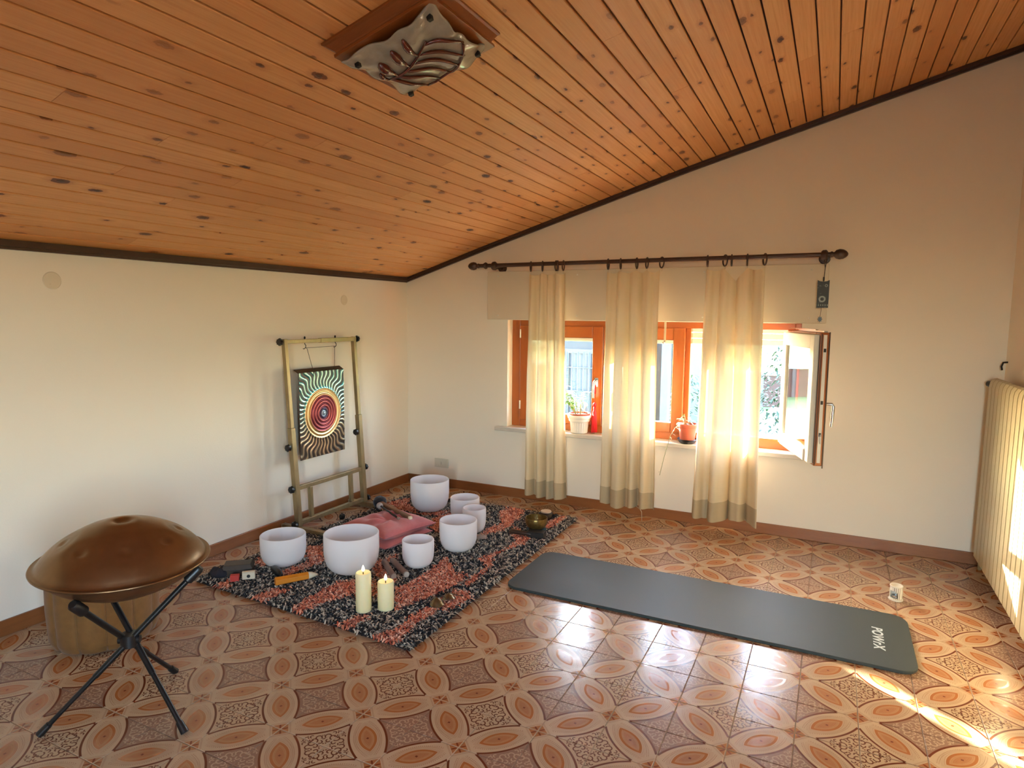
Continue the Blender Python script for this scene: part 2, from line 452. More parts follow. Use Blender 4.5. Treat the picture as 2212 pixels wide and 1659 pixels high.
for i, j, rt in cells:
    cx, cy = (i+.5)*T, (j+.5)*T
    x0 = max(-T/2, XL-cx); x1 = min(T/2, XR-cx); y1 = min(T/2, YW-cy); y0 = max(-T/2, YB-cy)
    if x1-x0 < .008 or y1-y0 < .008: continue
    if made < 300 and seen(i, j) > 0:
        key = (round(x0, 4), round(x1, 4), round(y0, 4), round(y1, 4), rt)
        if key not in shared:
            mb = MB(); tile_mesh(x0, x1, y0, y1, rt, mb); shared[key] = mb.mesh('tile', M['tile'])
        o = bpy.data.objects.new('tile', shared[key]); col.objects.link(o); o.parent = fl; o.location = (cx, cy, 0); made += 1
    else: tile_mesh(x0, x1, y0, y1, rt, rest, (cx, cy))
o = rest.build('tile_field', M['tile'], fl, fix=False); o['kind'] = 'stuff'

# boarded ceiling
xs = [XL-.12]+[p[0] for p in PXZ[1:-1]]+[XR+.12]
mb = MB()
vs = [(x, y, CZ(x)+d) for x in xs for y in (YB-.2, YW+.28) for d in (.017, .09)]
fs = []
for k in range(len(xs)-1):
    a, b = k*4, k*4+4
    fs += [(a, b, b+2, a+2), (a+1, a+3, b+3, b+1), (a, a+1, b+1, b), (a+2, b+2, b+3, a+3)]
fs += [(0, 2, 3, 1), (len(vs)-4, len(vs)-3, len(vs)-1, len(vs)-2)]
ce = mb.add(vs, fs).build('ceiling', M['ceiling_back']); ce['kind'] = 'structure'
PW = .0885
k = 0; x = XL
def plank(xa, xb, ya, yb):
    mb = MB(); g = .0034; v = .0030; dv = .0022; th = .0165
    za, zb = CZ(xa), CZ(xb); L = math.hypot(xb-xa, zb-za); d = Vector((xb-xa, 0, zb-za))/L; nrm = Vector((-d.z, 0, d.x))
    sec = [(g, th), (g, dv), (g+v, 0), (L-v-g, 0), (L-g, dv), (L-g, th)]
    vs = []; 
    for y in (ya+.0008, yb-.0008):
        for s_, h_ in sec:
            P = Vector((xa, y, za))+d*s_+nrm*h_; vs.append(P)
    u0 = random.uniform(0, 50)
    fs = []; uvs = []
    for i in range(5):
        fs.append((i, i+1, i+7, i+6)); uvs.append([(u0, sec[i][0]/L), (u0, sec[i+1][0]/L), (u0+yb-ya, sec[i+1][0]/L), (u0+yb-ya, sec[i][0]/L)])
    fs += [(0, 5, 4, 3, 2, 1), (6, 7, 8, 9, 10, 11)]; uvs += [[(u0, .5)]*6]*2
    mb.add(vs, fs, uvs).build('plank', M['pine'], ce, fix=False)
while x < XR-.01:
    xb = min(x+PW, XR)
    cuts = sorted(random.uniform(YB+.6, YW-.3) for _ in range(random.choice((1, 1, 2))))
    ys = [YB]+cuts+[YW]
    for ya, yb in zip(ys, ys[1:]):
        if yb-ya > .12: plank(x, xb, ya, yb)
    x = xb
# dark moulding where the walls meet the ceiling
mb = MB()
for (xa, za), (xb, zb) in zip(PXZ, PXZ[1:]):
    for (d0, d1, h0, h1) in ((0, .022, 0, .016), (0, .034, .012, .026), (0, .03, .024, .036)):
        vs = [(X, YW-dd, Z+hh) for X, Z in ((xa, za), (xb, zb)) for dd, hh in ((d0, h0), (d1, h0), (d1, h1), (d0, h1))]
        mb.add(vs, [(0, 1, 5, 4), (1, 2, 6, 5), (2, 3, 7, 6), (3, 0, 4, 7), (0, 3, 2, 1), (4, 5, 6, 7)])
mb.build('trim_1', M['dark_trim'])['kind'] = 'structure'
mb = MB()
for x1, z0, z1 in ((.022, 1.70, 1.716), (.034, 1.712, 1.727), (.03, 1.725, 1.741)): mb.box(XL, XL+x1, YB, YW-.03, z0, z1)
mb.build('trim_2', M['dark_trim'])['kind'] = 'structure'
# skirting of wood-look tile, with the pale sealant line on top
for nm, args in (('baseboard_front', (XL+.012, XR, YW-.012, YW, 0, .072)), ('baseboard_left', (XL, XL+.012, YB, YW, 0, .072)), ('baseboard_right', (XR-.012, XR, YB, YW-.012, 0, .072))):
    o = MB().box(*args).build(nm, M['base_tile'], bevel=.003); o['kind'] = 'structure'

# ------------------------------------------------------------------ the window: fixed frame, three sashes, sill
win = empty('window_1', (0, 2.87, NZ0)); win['kind'] = 'structure'
FZ0, FZ1 = .56, 1.40; FX0, FX1 = -1.037, 1.06; FY0, FY1 = 2.87, 2.94
def wbox(name, x0, x1, y0, y1, z0, z1, mat, parent=win, bevel=.004):
    return MB().box(x0, x1, y0-2.87, y1-2.87, z0-NZ0, z1-NZ0).build(name, mat, parent, bevel=bevel)
wbox('frame_jamb', FX0, -.965, FY0, FY1, FZ0, FZ1, M['window_wood'])
wbox('frame_jamb', 1.02, FX1, FY0, FY1, FZ0, FZ1, M['window_wood'])
wbox('frame_head', -.965, 1.02, FY0, FY1, 1.355, FZ1, M['window_wood_h'])
wbox('frame_bottom', -.965, 1.02, FY0, FY1, FZ0, .628, M['window_wood_h'])
wbox('frame_post', .315, .352, FY0+.012, FY1, .628, 1.355, M['window_wood'])
wbox('sill', -1.123, 1.14, 2.738, 2.784, .53, .5605, M['sill_stone'])
wbox('sill_bed', NX0+.002, NX1-.002, 2.784, 2.869, .545, .5605, M['sill_stone'], bevel=0)
def sash(x0, x1, parent, hinge_left=None, handle_x=None, white=False, swing=None):
    """a sash between x0 and x1; interior face at local y=-.012; swing=(hinge x, angle) opens it into the room"""
    z0, z1, st = .612, 1.358, .082
    e = empty('sash', (0, 0, 0)); e.parent = parent
    hx = swing[0] if swing else 0
    if swing: e.location = (hx, -.012, 0); e.rotation_euler.z = swing[1]
    yo = 0 if swing else -.012
    def bx(nm, a, b, ya, yb, za, zb, m, bev=.005):
        return MB().box(a-hx, b-hx, ya+yo, yb+yo, za-NZ0, zb-NZ0).build(nm, m, e, bevel=bev)
    W, Wh = M['window_wood'], M['window_wood_h']
    bx('stile', x0, x0+st, 0, .05, z0, z1, W); bx('stile', x1-st, x1, 0, .05, z0, z1, W)
    bx('rail', x0+st, x1-st, 0, .05, z1-.088, z1, Wh); bx('rail', x0+st, x1-st, 0, .05, z0, z0+.072, Wh)
    if white:                                               # weather side of the sash, painted and stepped
        bx('weather_stile', x0+.012, x0+st+.006, .05, .078, z0+.012, z1-.012, M['sash_white']); bx('weather_stile', x1-st-.006, x1-.012, .05, .078, z0+.012, z1-.012, M['sash_white'])
        bx('weather_rail', x0+st, x1-st, .05, .078, z1-.094, z1-.012, M['sash_white']); bx('weather_rail', x0+st, x1-st, .05, .085, z0+.012, z0+.082, M['sash_white'])
    bx('pane', x0+st-.006, x1-st+.006, .062 if white else .03, .066 if white else .034, z0+.066, z1-.082, M['glass'], 0)
    return e
s1 = sash(-.962, -.281, win); s2 = sash(-.277, .316, win)
s3 = sash(.352, 1.022, win, white=True, swing=(1.022, math.radians(108)))
# hinge barrels on the left jamb, white blind ends at the head of the two closed panes
for zz in (1.262, .70): MB().lathe([(0, 0), (.006, 0), (.006, .066), (0, .066)], 10, (-.955, -.022, zz-NZ0)).build('hinge', M['white_plastic'], s1, True)
for sx, par in ((( -.875, -.363), s1), ((-.19, .235), s2)):
    mb = MB().box(sx[0], sx[1], -.019, -.002, 1.252-NZ0, 1.272-NZ0).box(sx[0], sx[1], -.014, -.002, 1.246-NZ0, 1.253-NZ0)
    mb.build('rolled_blind', M['white_plastic'], par, bevel=.003)
def handle(par, x, z, ydir=-1, loc=None):
    mb = MB().box(x-.013, x+.013, .0, .012*ydir, z-.033, z+.033).tube([(x, .01*ydir, z+.012), (x, .045*ydir, z+.012), (x-.004, .052*ydir, z), (x-.007, .05*ydir, z-.06), (x-.008, .046*ydir, z-.115)], [.008, .0085, .009, .0085, .0075], 10)
    return mb.build('handle', M['chrome'], par, True, angle=40)
h = handle(s1, -.322, .945-NZ0); h.location.y = -.012
h = handle(s3, -.622, .945-NZ0); h.location.y = 0
# lock strip, gasket grooves along the free edge of the open sash
x = -.670
MB().box(x-.002, x+.0005, .016, .034, .63-NZ0, 1.345-NZ0).build('lock_strip', M['white_plastic'], s3)
MB().box(x-.004, x, .04, .044, .62-NZ0, 1.35-NZ0).box(x-.004, x, .0, .006, .60-NZ0, 1.36-NZ0).box(x-.006, x, .052, .056, .63-NZ0, 1.34-NZ0).build('gasket', M['dark_wood'], s3)
for zz, c_ in ((1.27, 'black_plastic'), (.98, 'black_plastic'), (.80, 'black_plastic')):
    MB().box(x-.005, x-.001, .019, .031, zz-.02-NZ0, zz-NZ0).build('lock_roller', M[c_], s3)
MB().bar((x-.004, .025, .79-NZ0), (x-.03, .03, .745-NZ0), .004, .012).build('tilt_arm', M['white_plastic'], s3)
MB().box(-.66, -.18, .012, .03, 1.358-NZ0, 1.366-NZ0).bar((-.5, .02, 1.37-NZ0), (-.05, .045, 1.372-NZ0), .016, .006).build('scissor_stay', M['chrome'], s3)

# cover of the roller-shutter box over the niche
bx = empty('shutter_box', (0, YW, 1.40)); tag(bx, 'flat beige shutter box panel on the wall above the window', 'shutter box')
MB().box(-1.192, 1.197, -.045, -.001, .003, .370).build('cover_panel', M['panel_paint'], bx, bevel=.003)
for xx in (-1.10, -.45, .45, 1.10):
    for zz in (.035, .335): MB().lathe([(0, -.0475), (.005, -.0475), (.006, -.045)], 10, (xx, 0, zz), 'y').build('screw_cap', M['white_plastic'], bx, True)
# the lowest slats of the shutter outside
sh = empty('roller_shutter', (0, 3.0, 1.245)); tag(sh, 'white rolling shutter, its lowest slats hanging outside the window head', 'shutter')
for k in range(4):
    MB().box(-1.03, 1.055, -.006, .008, k*.042, k*.042+.039).build('slat', M['shutter_white'], sh, bevel=.004)

dd = empty('added_doorway', (DX0, YB-.125, 0)); dd['kind'] = 'structure'  # frame of the added, unseen doorway
for xa in (0, DX1-DX0-.05): MB().box(xa, xa+.05, -.12, .12, 0, DZ1).build('frame_post', M['window_wood'], dd)
MB().box(.05, DX1-DX0-.05, -.12, .12, DZ1-.05, DZ1).build('frame_head', M['window_wood_h'], dd)
# frame of the added daylight window, behind the camera
dr = empty('added_side_window', (XR+.08, BY0, BZ0)); dr['kind'] = 'structure'
for ya in (0, (BY1-BY0)/2-.03, BY1-BY0-.06): MB().box(-.03, .03, ya, ya+.06, 0, BZ1-BZ0).build('frame_post', M['window_wood'], dr)
for za in (0, BZ1-BZ0-.06): MB().box(-.029, .029, .06, BY1-BY0-.06, za, za+.06).build('frame_rail', M['window_wood_h'], dr)

# ------------------------------------------------------------------ furnishings
def part(mb, name, mat, root, smooth=False, bevel=0, angle=None, fix=True):
    """a part whose shape was laid out in room coordinates, hung under root"""
    b = root.matrix_basis.translation
    p = root.parent
    while p: b = b+p.matrix_basis.translation; p = p.parent
    mb.v = [(x-b.x, y-b.y, z-b.z) for x, y, z in mb.v]
    return mb.build(name, mat, root, smooth, bevel, fix=fix, angle=angle)

# materials
t = NT('yarn'); at_ = t.n('ShaderNodeAttribute'); at_.attribute_name = 'Col'
M['yarn'] = t.done(t.bsdf(S(t, at_.outputs['Color']), .9, spec=.1, sheen=.2))
plain('rug_back', lin(44, 30, 26), .95)
t = NT('rubber'); p = t.coord(); f = t.noise(t.cxyz(*[k*s for k, s in zip(t.xyz(p), (2.2, 9, 1))]), 1, 5, .6); f2 = t.noise(p, 420, 2)
M['rubber'] = t.done(t.bsdf(t.mix(f, lin(46, 52, 51), lin(64, 70, 69)), t.m('ADD', .48, f*.16), 0, t.bump(f2, .0008, .5), spec=.3))
plain('rubber_edge', lin(30, 32, 32), .7)
plain('logo_white', lin(206, 212, 212), .5)
t = NT('quartz')
d = t.n('ShaderNodeBsdfPrincipled'); d.inputs['Base Color'].default_value = lin(247, 245, 246); d.inputs['Roughness'].default_value = .6
d.inputs['Specular IOR Level'].default_value = .3
t.put(d.inputs['Normal'], t.bump(t.noise(t.coord(), 500, 2), .0004, .5))
l = t.n('ShaderNodeBsdfTranslucent'); l.inputs[0].default_value = lin(248, 244, 242)
M['quartz'] = t.done(t.mixsh(.42, S(t, d.outputs[0]), S(t, l.outputs[0])))
plain('wax', lin(240, 226, 176), .55, 0, 60, .04, .0006, sss=.35)
t = NT('flame'); e = t.n('ShaderNodeEmission'); e.inputs[0].default_value = (1, .78, .45, 1); e.inputs[1].default_value = 9; M['flame'] = t.done(S(t, e.outputs[0]))
t = NT('handpan_steel'); p = t.coord(); f = t.noise(p, 7, 5, .6); f2 = t.noise(p, 40, 3)
M['handpan_steel'] = t.done(t.bsdf(t.mix(f, lin(112, 86, 60), lin(146, 116, 84)), t.m('ADD', .24, f2*.16), .9))
t = NT('pouf_velvet'); p = t.coord(); f = t.noise(p, 30, 4)
M['pouf_velvet'] = t.done(t.bsdf(t.mix(f, lin(106, 70, 28), lin(132, 92, 42)), .8, 0, t.bump(f, .002), sheen=.12))
t = NT('stand_metal'); x, y, z = t.xyz(t.coord()); f = t.noise(t.cxyz(x*6, y*6, z*2.5), 5, 4, .6)
M['stand_metal'] = t.done(t.bsdf(t.mix(f, lin(122, 104, 74), lin(176, 156, 116)), t.m('ADD', .3, f*.2), .55))
plain('end_cap', lin(200, 176, 140), .6)

# gong: rings and flame-like rays stained on steel; u across, v up
t = NT('gong_face')
u, v, _ = t.xyz(t.coord('UV')); X = (u-.5)*.43; Y = (v-.505)*.585
r = t.hyp(X, Y); ang = t.m('ARCTAN2', Y, X)
wobn = t.noise(t.cxyz(X, Y), 9, 2)
ray = t.m('SINE', ang*44+t.m('SINE', r*52)*2.0+(wobn-.5)*5)
ray = t.m('MULTIPLY_ADD', ray, .5, .5)
up = t.m('MULTIPLY_ADD', v, 2.2, -.55, True)  # teal above, brown below: the steel's tint plus a painted-in reflection
skyc = t.mix(up, lin(92, 74, 56), lin(64, 148, 158)); skyl = t.mix(up, lin(206, 176, 140), lin(196, 220, 206))
cc = t.mix(t.gt(ray, .70, .4), skyc, skyl)
cc = t.mix(t.m('MULTIPLY_ADD', r, 3.4, -.62, True), cc, lin(30, 58, 66))
gold = t.mix(t.m('MULTIPLY_ADD', t.m('SINE', r*230), .5, .5), lin(176, 132, 78), lin(236, 208, 156))
mar = t.mix(t.m('MULTIPLY_ADD', t.m('SINE', r*260), .5, .5), lin(104, 34, 50), lin(186, 98, 98))
cc = t.mix(t.lt(r, .172, .004), cc, gold)
cc = t.mix(t.lt(r, .126, .006), cc, mar)
cc = t.mix(t.lt(r, .040, .012), cc, lin(70, 66, 92)); cc = t.mix(t.lt(r, .022, .01), cc, lin(150, 170, 190))
M['gong_face'] = t.done(t.bsdf(cc, .34, .7))
plain('gong_edge', lin(52, 34, 26), .4, .4)
plain('cushion_pink', lin(192, 106, 104), .9, 0, 60, .1, .001, sheen=.3)
plain('felt_black', lin(20, 20, 28), .95, 0, 120, .4, .003, sheen=.3)
plain('felt_grey', lin(170, 160, 152), .9)
t = NT('bronze'); p = t.coord(); f = t.noise(p, 60, 3); vv = t.n('ShaderNodeTexVoronoi'); vv.inputs['Scale'].default_value = 70; t.put(vv.inputs['Vector'], p)
M['bronze'] = t.done(t.bsdf(t.mix(f, lin(96, 78, 44), lin(168, 142, 86)), .32, .85, t.bump(S(t, vv.outputs[0]), .0015)))
plain('brass_worn', lin(128, 112, 84), .28, .85, 40, .3)
plain('teal_cloth', lin(38, 74, 78), .8, 0, 90, .4, .001)
plain('black_card', lin(24, 20, 20), .6)
plain('dark_box', lin(62, 52, 42), .5, 0, 30, .25)
plain('dark_cloth', lin(40, 38, 46), .9, 0, 40, .4, .002)
plain('red_card', lin(190, 58, 48), .6)
plain('cream_card', lin(222, 206, 178), .6)
plain('amber_bar', lin(206, 126, 32), .45, 0, 30, .12)
plain('clay_stick', lin(140, 116, 104), .75, 0, 40, .12, .0008)
plain('terracotta', lin(158, 72, 50), .7, 0, 20, .1, .0008)
plain('planter_white', lin(236, 232, 224), .5)
plain('soil', lin(60, 40, 30), .95, 0, 60, .4, .003)
plain('stem_green', lin(150, 156, 110), .6)
def leafmat(name, c, trl=.4):
    t = NT(name); f = t.noise(t.coord(), 40, 2)
    d = t.n('ShaderNodeBsdfPrincipled'); t.put(d.inputs['Base Color'], t.mix(f, tuple(k*.8 for k in c[:3])+(1,), c)); d.inputs['Roughness'].default_value = .4
    l = t.n('ShaderNodeBsdfTranslucent'); l.inputs[0].default_value = c
    M[name] = t.done(t.mixsh(trl, S(t, d.outputs[0]), S(t, l.outputs[0])))
leafmat('leaf_pale', lin(168, 188, 140)); leafmat('leaf_green', lin(96, 132, 66)); leafmat('leaf_dry', lin(206, 200, 176))
plain('red_thread', lin(214, 26, 34), .7, 0, 80, .15)
plain('cord_dark', lin(60, 46, 36), .8)
plain('cord_pale', lin(206, 192, 164), .8)
plain('radiator_paint', lin(188, 175, 138), .35)
t = NT('plaque'); x, y, z = t.xyz(t.coord()); d1 = t.hyp(x+.003, z-.052); d2 = t.hyp(x-.016, z-.132)
ink = t.mx(t.band(d1, .010, .019, .002), t.band(d2, .005, .008, .002), t.lt(t.m('ABSOLUTE', z-.016), .004)*t.gt(t.m('SINE', x*520), .2, .4), t.gt(t.noise(t.coord(), 90, 2), .66, .06)*.4)
M['plaque'] = t.done(t.bsdf(t.mix(ink, lin(36, 38, 34), lin(150, 156, 150)), .5))
plain('outlet_cream', lin(214, 204, 182), .4)
plain('ceramic', lin(236, 226, 206), .3)
t = NT('ceramic_striped'); x, y, z = t.xyz(t.coord()); an_ = t.m('ARCTAN2', y, x)
M['ceramic_striped'] = t.done(t.bsdf(t.mix(t.gt(t.m('SINE', an_*22), .45, .3)*t.lt(t.m('ABSOLUTE', an_+1.45), .6), lin(240, 232, 212), lin(120, 100, 84)), .3))
t = NT('lamp_glass'); p = t.coord(); x, y, z = t.xyz(p)
f = t.noise(p, 26, 4); f2 = t.noise(p, 9, 2)
M['lamp_glass'] = t.done(t.bsdf(t.mix(f, lin(132, 124, 110), lin(180, 172, 158)), .12, 0, t.bump(f*.4+f2, .006), spec=.7, coat=.4))
plain('amber_glass', lin(92, 34, 16), .12, 0, 40, .3, coat=.6)
plain('iron', lin(36, 32, 30), .5, .4)

# ---- shaggy rug
RC = [(-1.75, .50), (-.30, .428), (-.303, 2.455), (-1.70, 2.45)]
def rugpt(u, v):
    a = [RC[0][k]*(1-u)+RC[1][k]*u for k in (0, 1)]; b = [RC[3][k]*(1-u)+RC[2][k]*u for k in (0, 1)]
    return a[0]*(1-v)+b[0]*v, a[1]*(1-v)+b[1]*v
rug = empty('shaggy_rug', (-1.03, 1.45, 0)); tag(rug, 'shaggy rug of black, cream and salmon yarn under the singing bowls', 'rug')
mb = MB()
ring = [RC[0], RC[1], RC[2], RC[3]]
mb.add([(x, y, z) for z in (.001, .006) for x, y in [(-1.743, .507), (-.307, .436), (-.310, 2.447), (-1.693, 2.443)]], [(3, 2, 1, 0), (4, 5, 6, 7), (0, 1, 5, 4), (1, 2, 6, 5), (2, 3, 7, 6), (3, 0, 4, 7)])
part(mb, 'backing', M['rug_back'], rug)
POLY = [
  [(-1.58, 0.5), (-1.58, 0.6), (-1.49, 0.52), (-1.52, 0.48)], [(-1.66, 0.81), (-1.67, 0.89), (-1.56, 0.83), (-1.55, 0.78)],
  [(-1.58, 1.15), (-1.48, 1.19), (-1.3, 1.0), (-1.34, 0.74), (-1.41, 0.75), (-1.39, 0.96)], [(-1.29, 0.45), (-1.29, 0.59), (-1.2, 0.65), (-1.2, 0.49), (-1.19, 0.44)],
  [(-1.02, 0.47), (-1.05, 0.65), (-1.04, 0.82), (-0.98, 0.89), (-0.85, 0.73), (-0.9, 0.65), (-0.94, 0.58), (-0.95, 0.47), (-0.94, 0.42)],
  [(-1.01, 1.06), (-0.99, 1.13), (-0.79, 0.99), (-0.76, 0.93), (-0.91, 0.98)], [(-0.9, 0.92), (-0.87, 0.93), (-0.75, 0.78), (-0.78, 0.76)],
  [(-0.7, 1.15), (-0.72, 1.39), (-0.54, 1.21), (-0.48, 1.24), (-0.46, 1.07), (-0.49, 0.95), (-0.53, 0.83), (-0.57, 0.69), (-0.73, 0.9), (-0.7, 0.97)],
  [(-0.72, 0.44), (-0.7, 0.55), (-0.64, 0.61), (-0.64, 0.52), (-0.63, 0.41), (-0.68, 0.41)],
  [(-0.51, 0.44), (-0.45, 0.57), (-0.48, 0.69), (-0.46, 0.79), (-0.38, 0.79), (-0.41, 0.66), (-0.38, 0.5), (-0.38, 0.42), (-0.44, 0.4)],
  [(-0.47, 0.84), (-0.44, 0.91), (-0.44, 1.03), (-0.37, 1.04), (-0.32, 0.99), (-0.33, 0.86), (-0.36, 0.8)],
  [(-0.44, 1.08), (-0.44, 1.26), (-0.44, 1.38), (-0.54, 1.44), (-0.51, 1.58), (-0.48, 1.67), (-0.48, 1.82), (-0.61, 1.97), (-0.59, 2.07), (-0.42, 1.91), (-0.41, 1.81), (-0.48, 1.6), (-0.47, 1.48), (-0.42, 1.38), (-0.41, 1.24), (-0.4, 1.1)],
  [(-0.73, 1.79), (-0.75, 1.95), (-0.73, 2.1), (-0.86, 2.32), (-0.83, 2.48), (-0.71, 2.44), (-0.65, 2.2), (-0.64, 2.0), (-0.7, 1.84)],
  [(-0.45, 2.16), (-0.45, 2.34), (-0.4, 2.5), (-0.37, 2.33), (-0.39, 2.14)], [(-1.73, 2.06), (-1.64, 2.3), (-1.51, 2.13), (-1.57, 1.9)],
  [(-1.56, 2.01), (-1.53, 2.17), (-1.35, 2.02), (-1.2, 2.18), (-1.19, 2.04), (-1.28, 2.0)], [(-1.12, 1.8), (-1.11, 1.93), (-0.98, 1.71)],
  [(-1.05, 1.12), (-1.0, 1.32), (-0.96, 1.22), (-0.99, 1.09)], [(-1.2, 1.95), (-1.08, 2.4), (-1.0, 2.1), (-1.1, 1.85)], [(-1.5, 1.2), (-1.42, 1.6), (-1.3, 1.3)]]
def inpoly(px_, py_, P):
    c = np.zeros(len(px_), bool); n = len(P)
    for i in range(n):
        (x0, y0), (x1, y1) = P[i], P[(i+1) % n]
        if y0 == y1: continue
        k = ((y0 > py_) != (y1 > py_)) & (px_ < (x1-x0)*(py_-y0)/(y1-y0)+x0); c ^= k
    return c
NU, NV = 140, 196
gu, gv = np.meshgrid((np.arange(NU)+.5)/NU, (np.arange(NV)+.5)/NV)
gu = (gu+rng.uniform(-.5, .5, gu.shape)/NU).ravel(); gv = (gv+rng.uniform(-.5, .5, gv.shape)/NV).ravel()
R_ = np.array(RC)
bx_ = (1-gv)[:, None]*((1-gu)[:, None]*R_[0]+gu[:, None]*R_[1])+gv[:, None]*((1-gu)[:, None]*R_[3]+gu[:, None]*R_[2])
nt_ = len(bx_); px_, py_ = bx_[:, 0], bx_[:, 1]
jx = px_+rng.normal(0, .008, nt_); jy = py_+rng.normal(0, .008, nt_)
orange_ = np.zeros(nt_, bool)
for P in POLY: orange_ |= inpoly(jx, jy, P)
pick = rng.random(nt_)
pal_o = np.array([lin(212, 126, 94)[:3], lin(236, 178, 148)[:3], lin(164, 74, 50)[:3]]); pal_d = np.array([lin(24, 22, 26)[:3], lin(186, 174, 156)[:3], lin(120, 108, 96)[:3]])
ci = np.where(orange_[:, None], pal_o[np.digitize(pick, [.5, .8])], pal_d[np.digitize(pick, [.52, .86])])
ci = ci*rng.uniform(.8, 1.15, (nt_, 1))
th = rng.uniform(0, 2*PI, nt_); L_ = rng.uniform(.020, .033, nt_); w_ = rng.uniform(.0028, .0042, nt_); hh = rng.uniform(.013, .022, nt_)
dx, dy = np.cos(th), np.sin(th); sx_, sy_ = -dy, dx
V_ = np.zeros((nt_, 6, 3))
for k, (al, he) in enumerate(((0, .35), (.5, 1), (1, .55))):
    for s_, kk in ((-1, 0), (1, 1)):
        V_[:, k*2+kk, 0] = px_+dx*L_*(al-.5)*1.3+sx_*w_*s_; V_[:, k*2+kk, 1] = py_+dy*L_*(al-.5)*1.3+sy_*w_*s_
        V_[:, k*2+kk, 2] = .006+hh*he+rng.normal(0, .0012, nt_)
F_ = (np.arange(nt_)[:, None, None]*6+np.array([[0, 2, 3, 1], [2, 4, 5, 3]])[None]).reshape(-1, 4)
V_[:, :, 0] += 1.03; V_[:, :, 1] -= 1.45
me = bpy.data.meshes.new('pile'); me.from_pydata(V_.reshape(-1, 3).tolist(), [], F_.tolist()); me.materials.append(M['yarn'])
ca = me.color_attributes.new('Col', 'FLOAT_COLOR', 'POINT')
ca.data.foreach_set('color', np.c_[np.repeat(ci, 6, 0), np.ones(nt_*6)].astype(np.float32).ravel())
o = bpy.data.objects.new('pile', me); col.objects.link(o); o.parent = rug; o['kind'] = 'stuff'

# ---- exercise mat with its printed name
def rrect(x0, x1, y0, y1, r, n=8):
    pts = []
    for cx, cy, a0 in ((x1-r, y1-r, 0), (x0+r, y1-r, 90), (x0+r, y0+r, 180), (x1-r, y0+r, 270)):
        for k in range(n+1):
            a = math.radians(a0+90*k/n); pts.append((cx+r*math.cos(a), cy+r*math.sin(a)))
    return pts
def slab(pts, z0, z1, bv=.0025):
    mb = MB(); n = len(pts); cx = sum(p[0] for p in pts)/n; cy = sum(p[1] for p in pts)/n
    def ins(d): 
        out = []
        for i in range(n):
            a = Vector(pts[i-1]); b = Vector(pts[(i+1) % n]); t_ = (b-a).normalized(); out.append((pts[i][0]-t_.y*d, pts[i][1]+t_.x*d))
        return out
    rows = [(ins(bv), z0), (pts, z0+bv), (pts, z1-bv), (ins(bv), z1)]
    vs = [(x, y, z) for P, z in rows for x, y in P]
    fs = [tuple(reversed(range(n))), tuple(3*n+i for i in range(n))]
    for k in range(3):
        for i in range(n): j = (i+1) % n; fs.append((k*n+i, k*n+j, (k+1)*n+j, (k+1)*n+i))
    return mb.add(vs, fs)
mat = empty('exercise_mat', (.69, 1.49, 0)); tag(mat, 'dark grey exercise mat with a white printed name lying on the tiles', 'mat')
part(slab(rrect(-.252, 1.632, 1.205, 1.775, .075), .0005, .015), 'mat_body', M['rubber'], mat)
cu = bpy.data.curves.new('lettering', 'FONT'); cu.body = 'POWrX'; cu.size = .060; cu.extrude = .0003; cu.offset = .0016; cu.shear = .16; cu.space_character = 1.1
lo = bpy.data.objects.new('lettering_curve', cu); col.objects.link(lo)
me = bpy.data.meshes.new_from_object(lo); bpy.data.objects.remove(lo); me.materials.clear()
lo = bpy.data.objects.new('lettering', me); col.objects.link(lo); lo.data.materials.append(M['logo_white']); lo.parent = mat
lo.location = (1.478-.69, 1.585-1.49, .0154); lo.rotation_euler.z = -PI/2
for xx in (1.246, .44): part(MB().box(xx-.006, xx+.006, 1.22, 1.76, .0145, .0152), 'crease', M['rubber'], mat)

# ---- crystal singing bowls (centre, radius, height)
BW = [((-1.488, .877), .125, .172, 'frosted white crystal bowl in front of the near foot of the gong stand'),
      ((-1.082, .981), .150, .216, 'largest frosted white crystal bowl, behind the taller candle'),
      ((-.793, 1.204), .090, .155, 'small frosted white crystal bowl nearest the pair of clay sticks'),
      ((-.728, 1.534), .114, .184, 'frosted white crystal bowl with a grey stone block beside it'),
      ((-.803, 1.861), .077, .161, 'narrowest frosted white crystal bowl, overlapping two wider bowls'),
      ((-.980, 2.041), .101, .162, 'frosted white crystal bowl standing behind the narrowest bowl'),
      ((-1.328, 2.127), .140, .226, 'big frosted white crystal bowl nearest the room corner and wall outlet')]
for (x, y), R, H, lab in BW:
    w = .0085
    out = [(0, 0), (.40*R, .001), (.60*R, .02*H), (.78*R, .09*H), (.90*R, .20*H), (.97*R, .35*H), (R, .55*H), (R, H-.004), (R-.003, H)]
    inn = [(R-w+.003, H), (R-w, H-.004), (R-w, .55*H), (.97*R-w, .36*H), (.89*R-w, .22*H), (.76*R-w, .12*H), (.58*R, .065*H), (.38*R, .05*H), (0, .047*H)]
    o = MB().lathe(out+inn, 56).build('singing_bowl', M['quartz'], None, True, loc=(x, y, .021), angle=50)
    tag(o, lab, 'bowl', 'frosted crystal singing bowls on the rug')

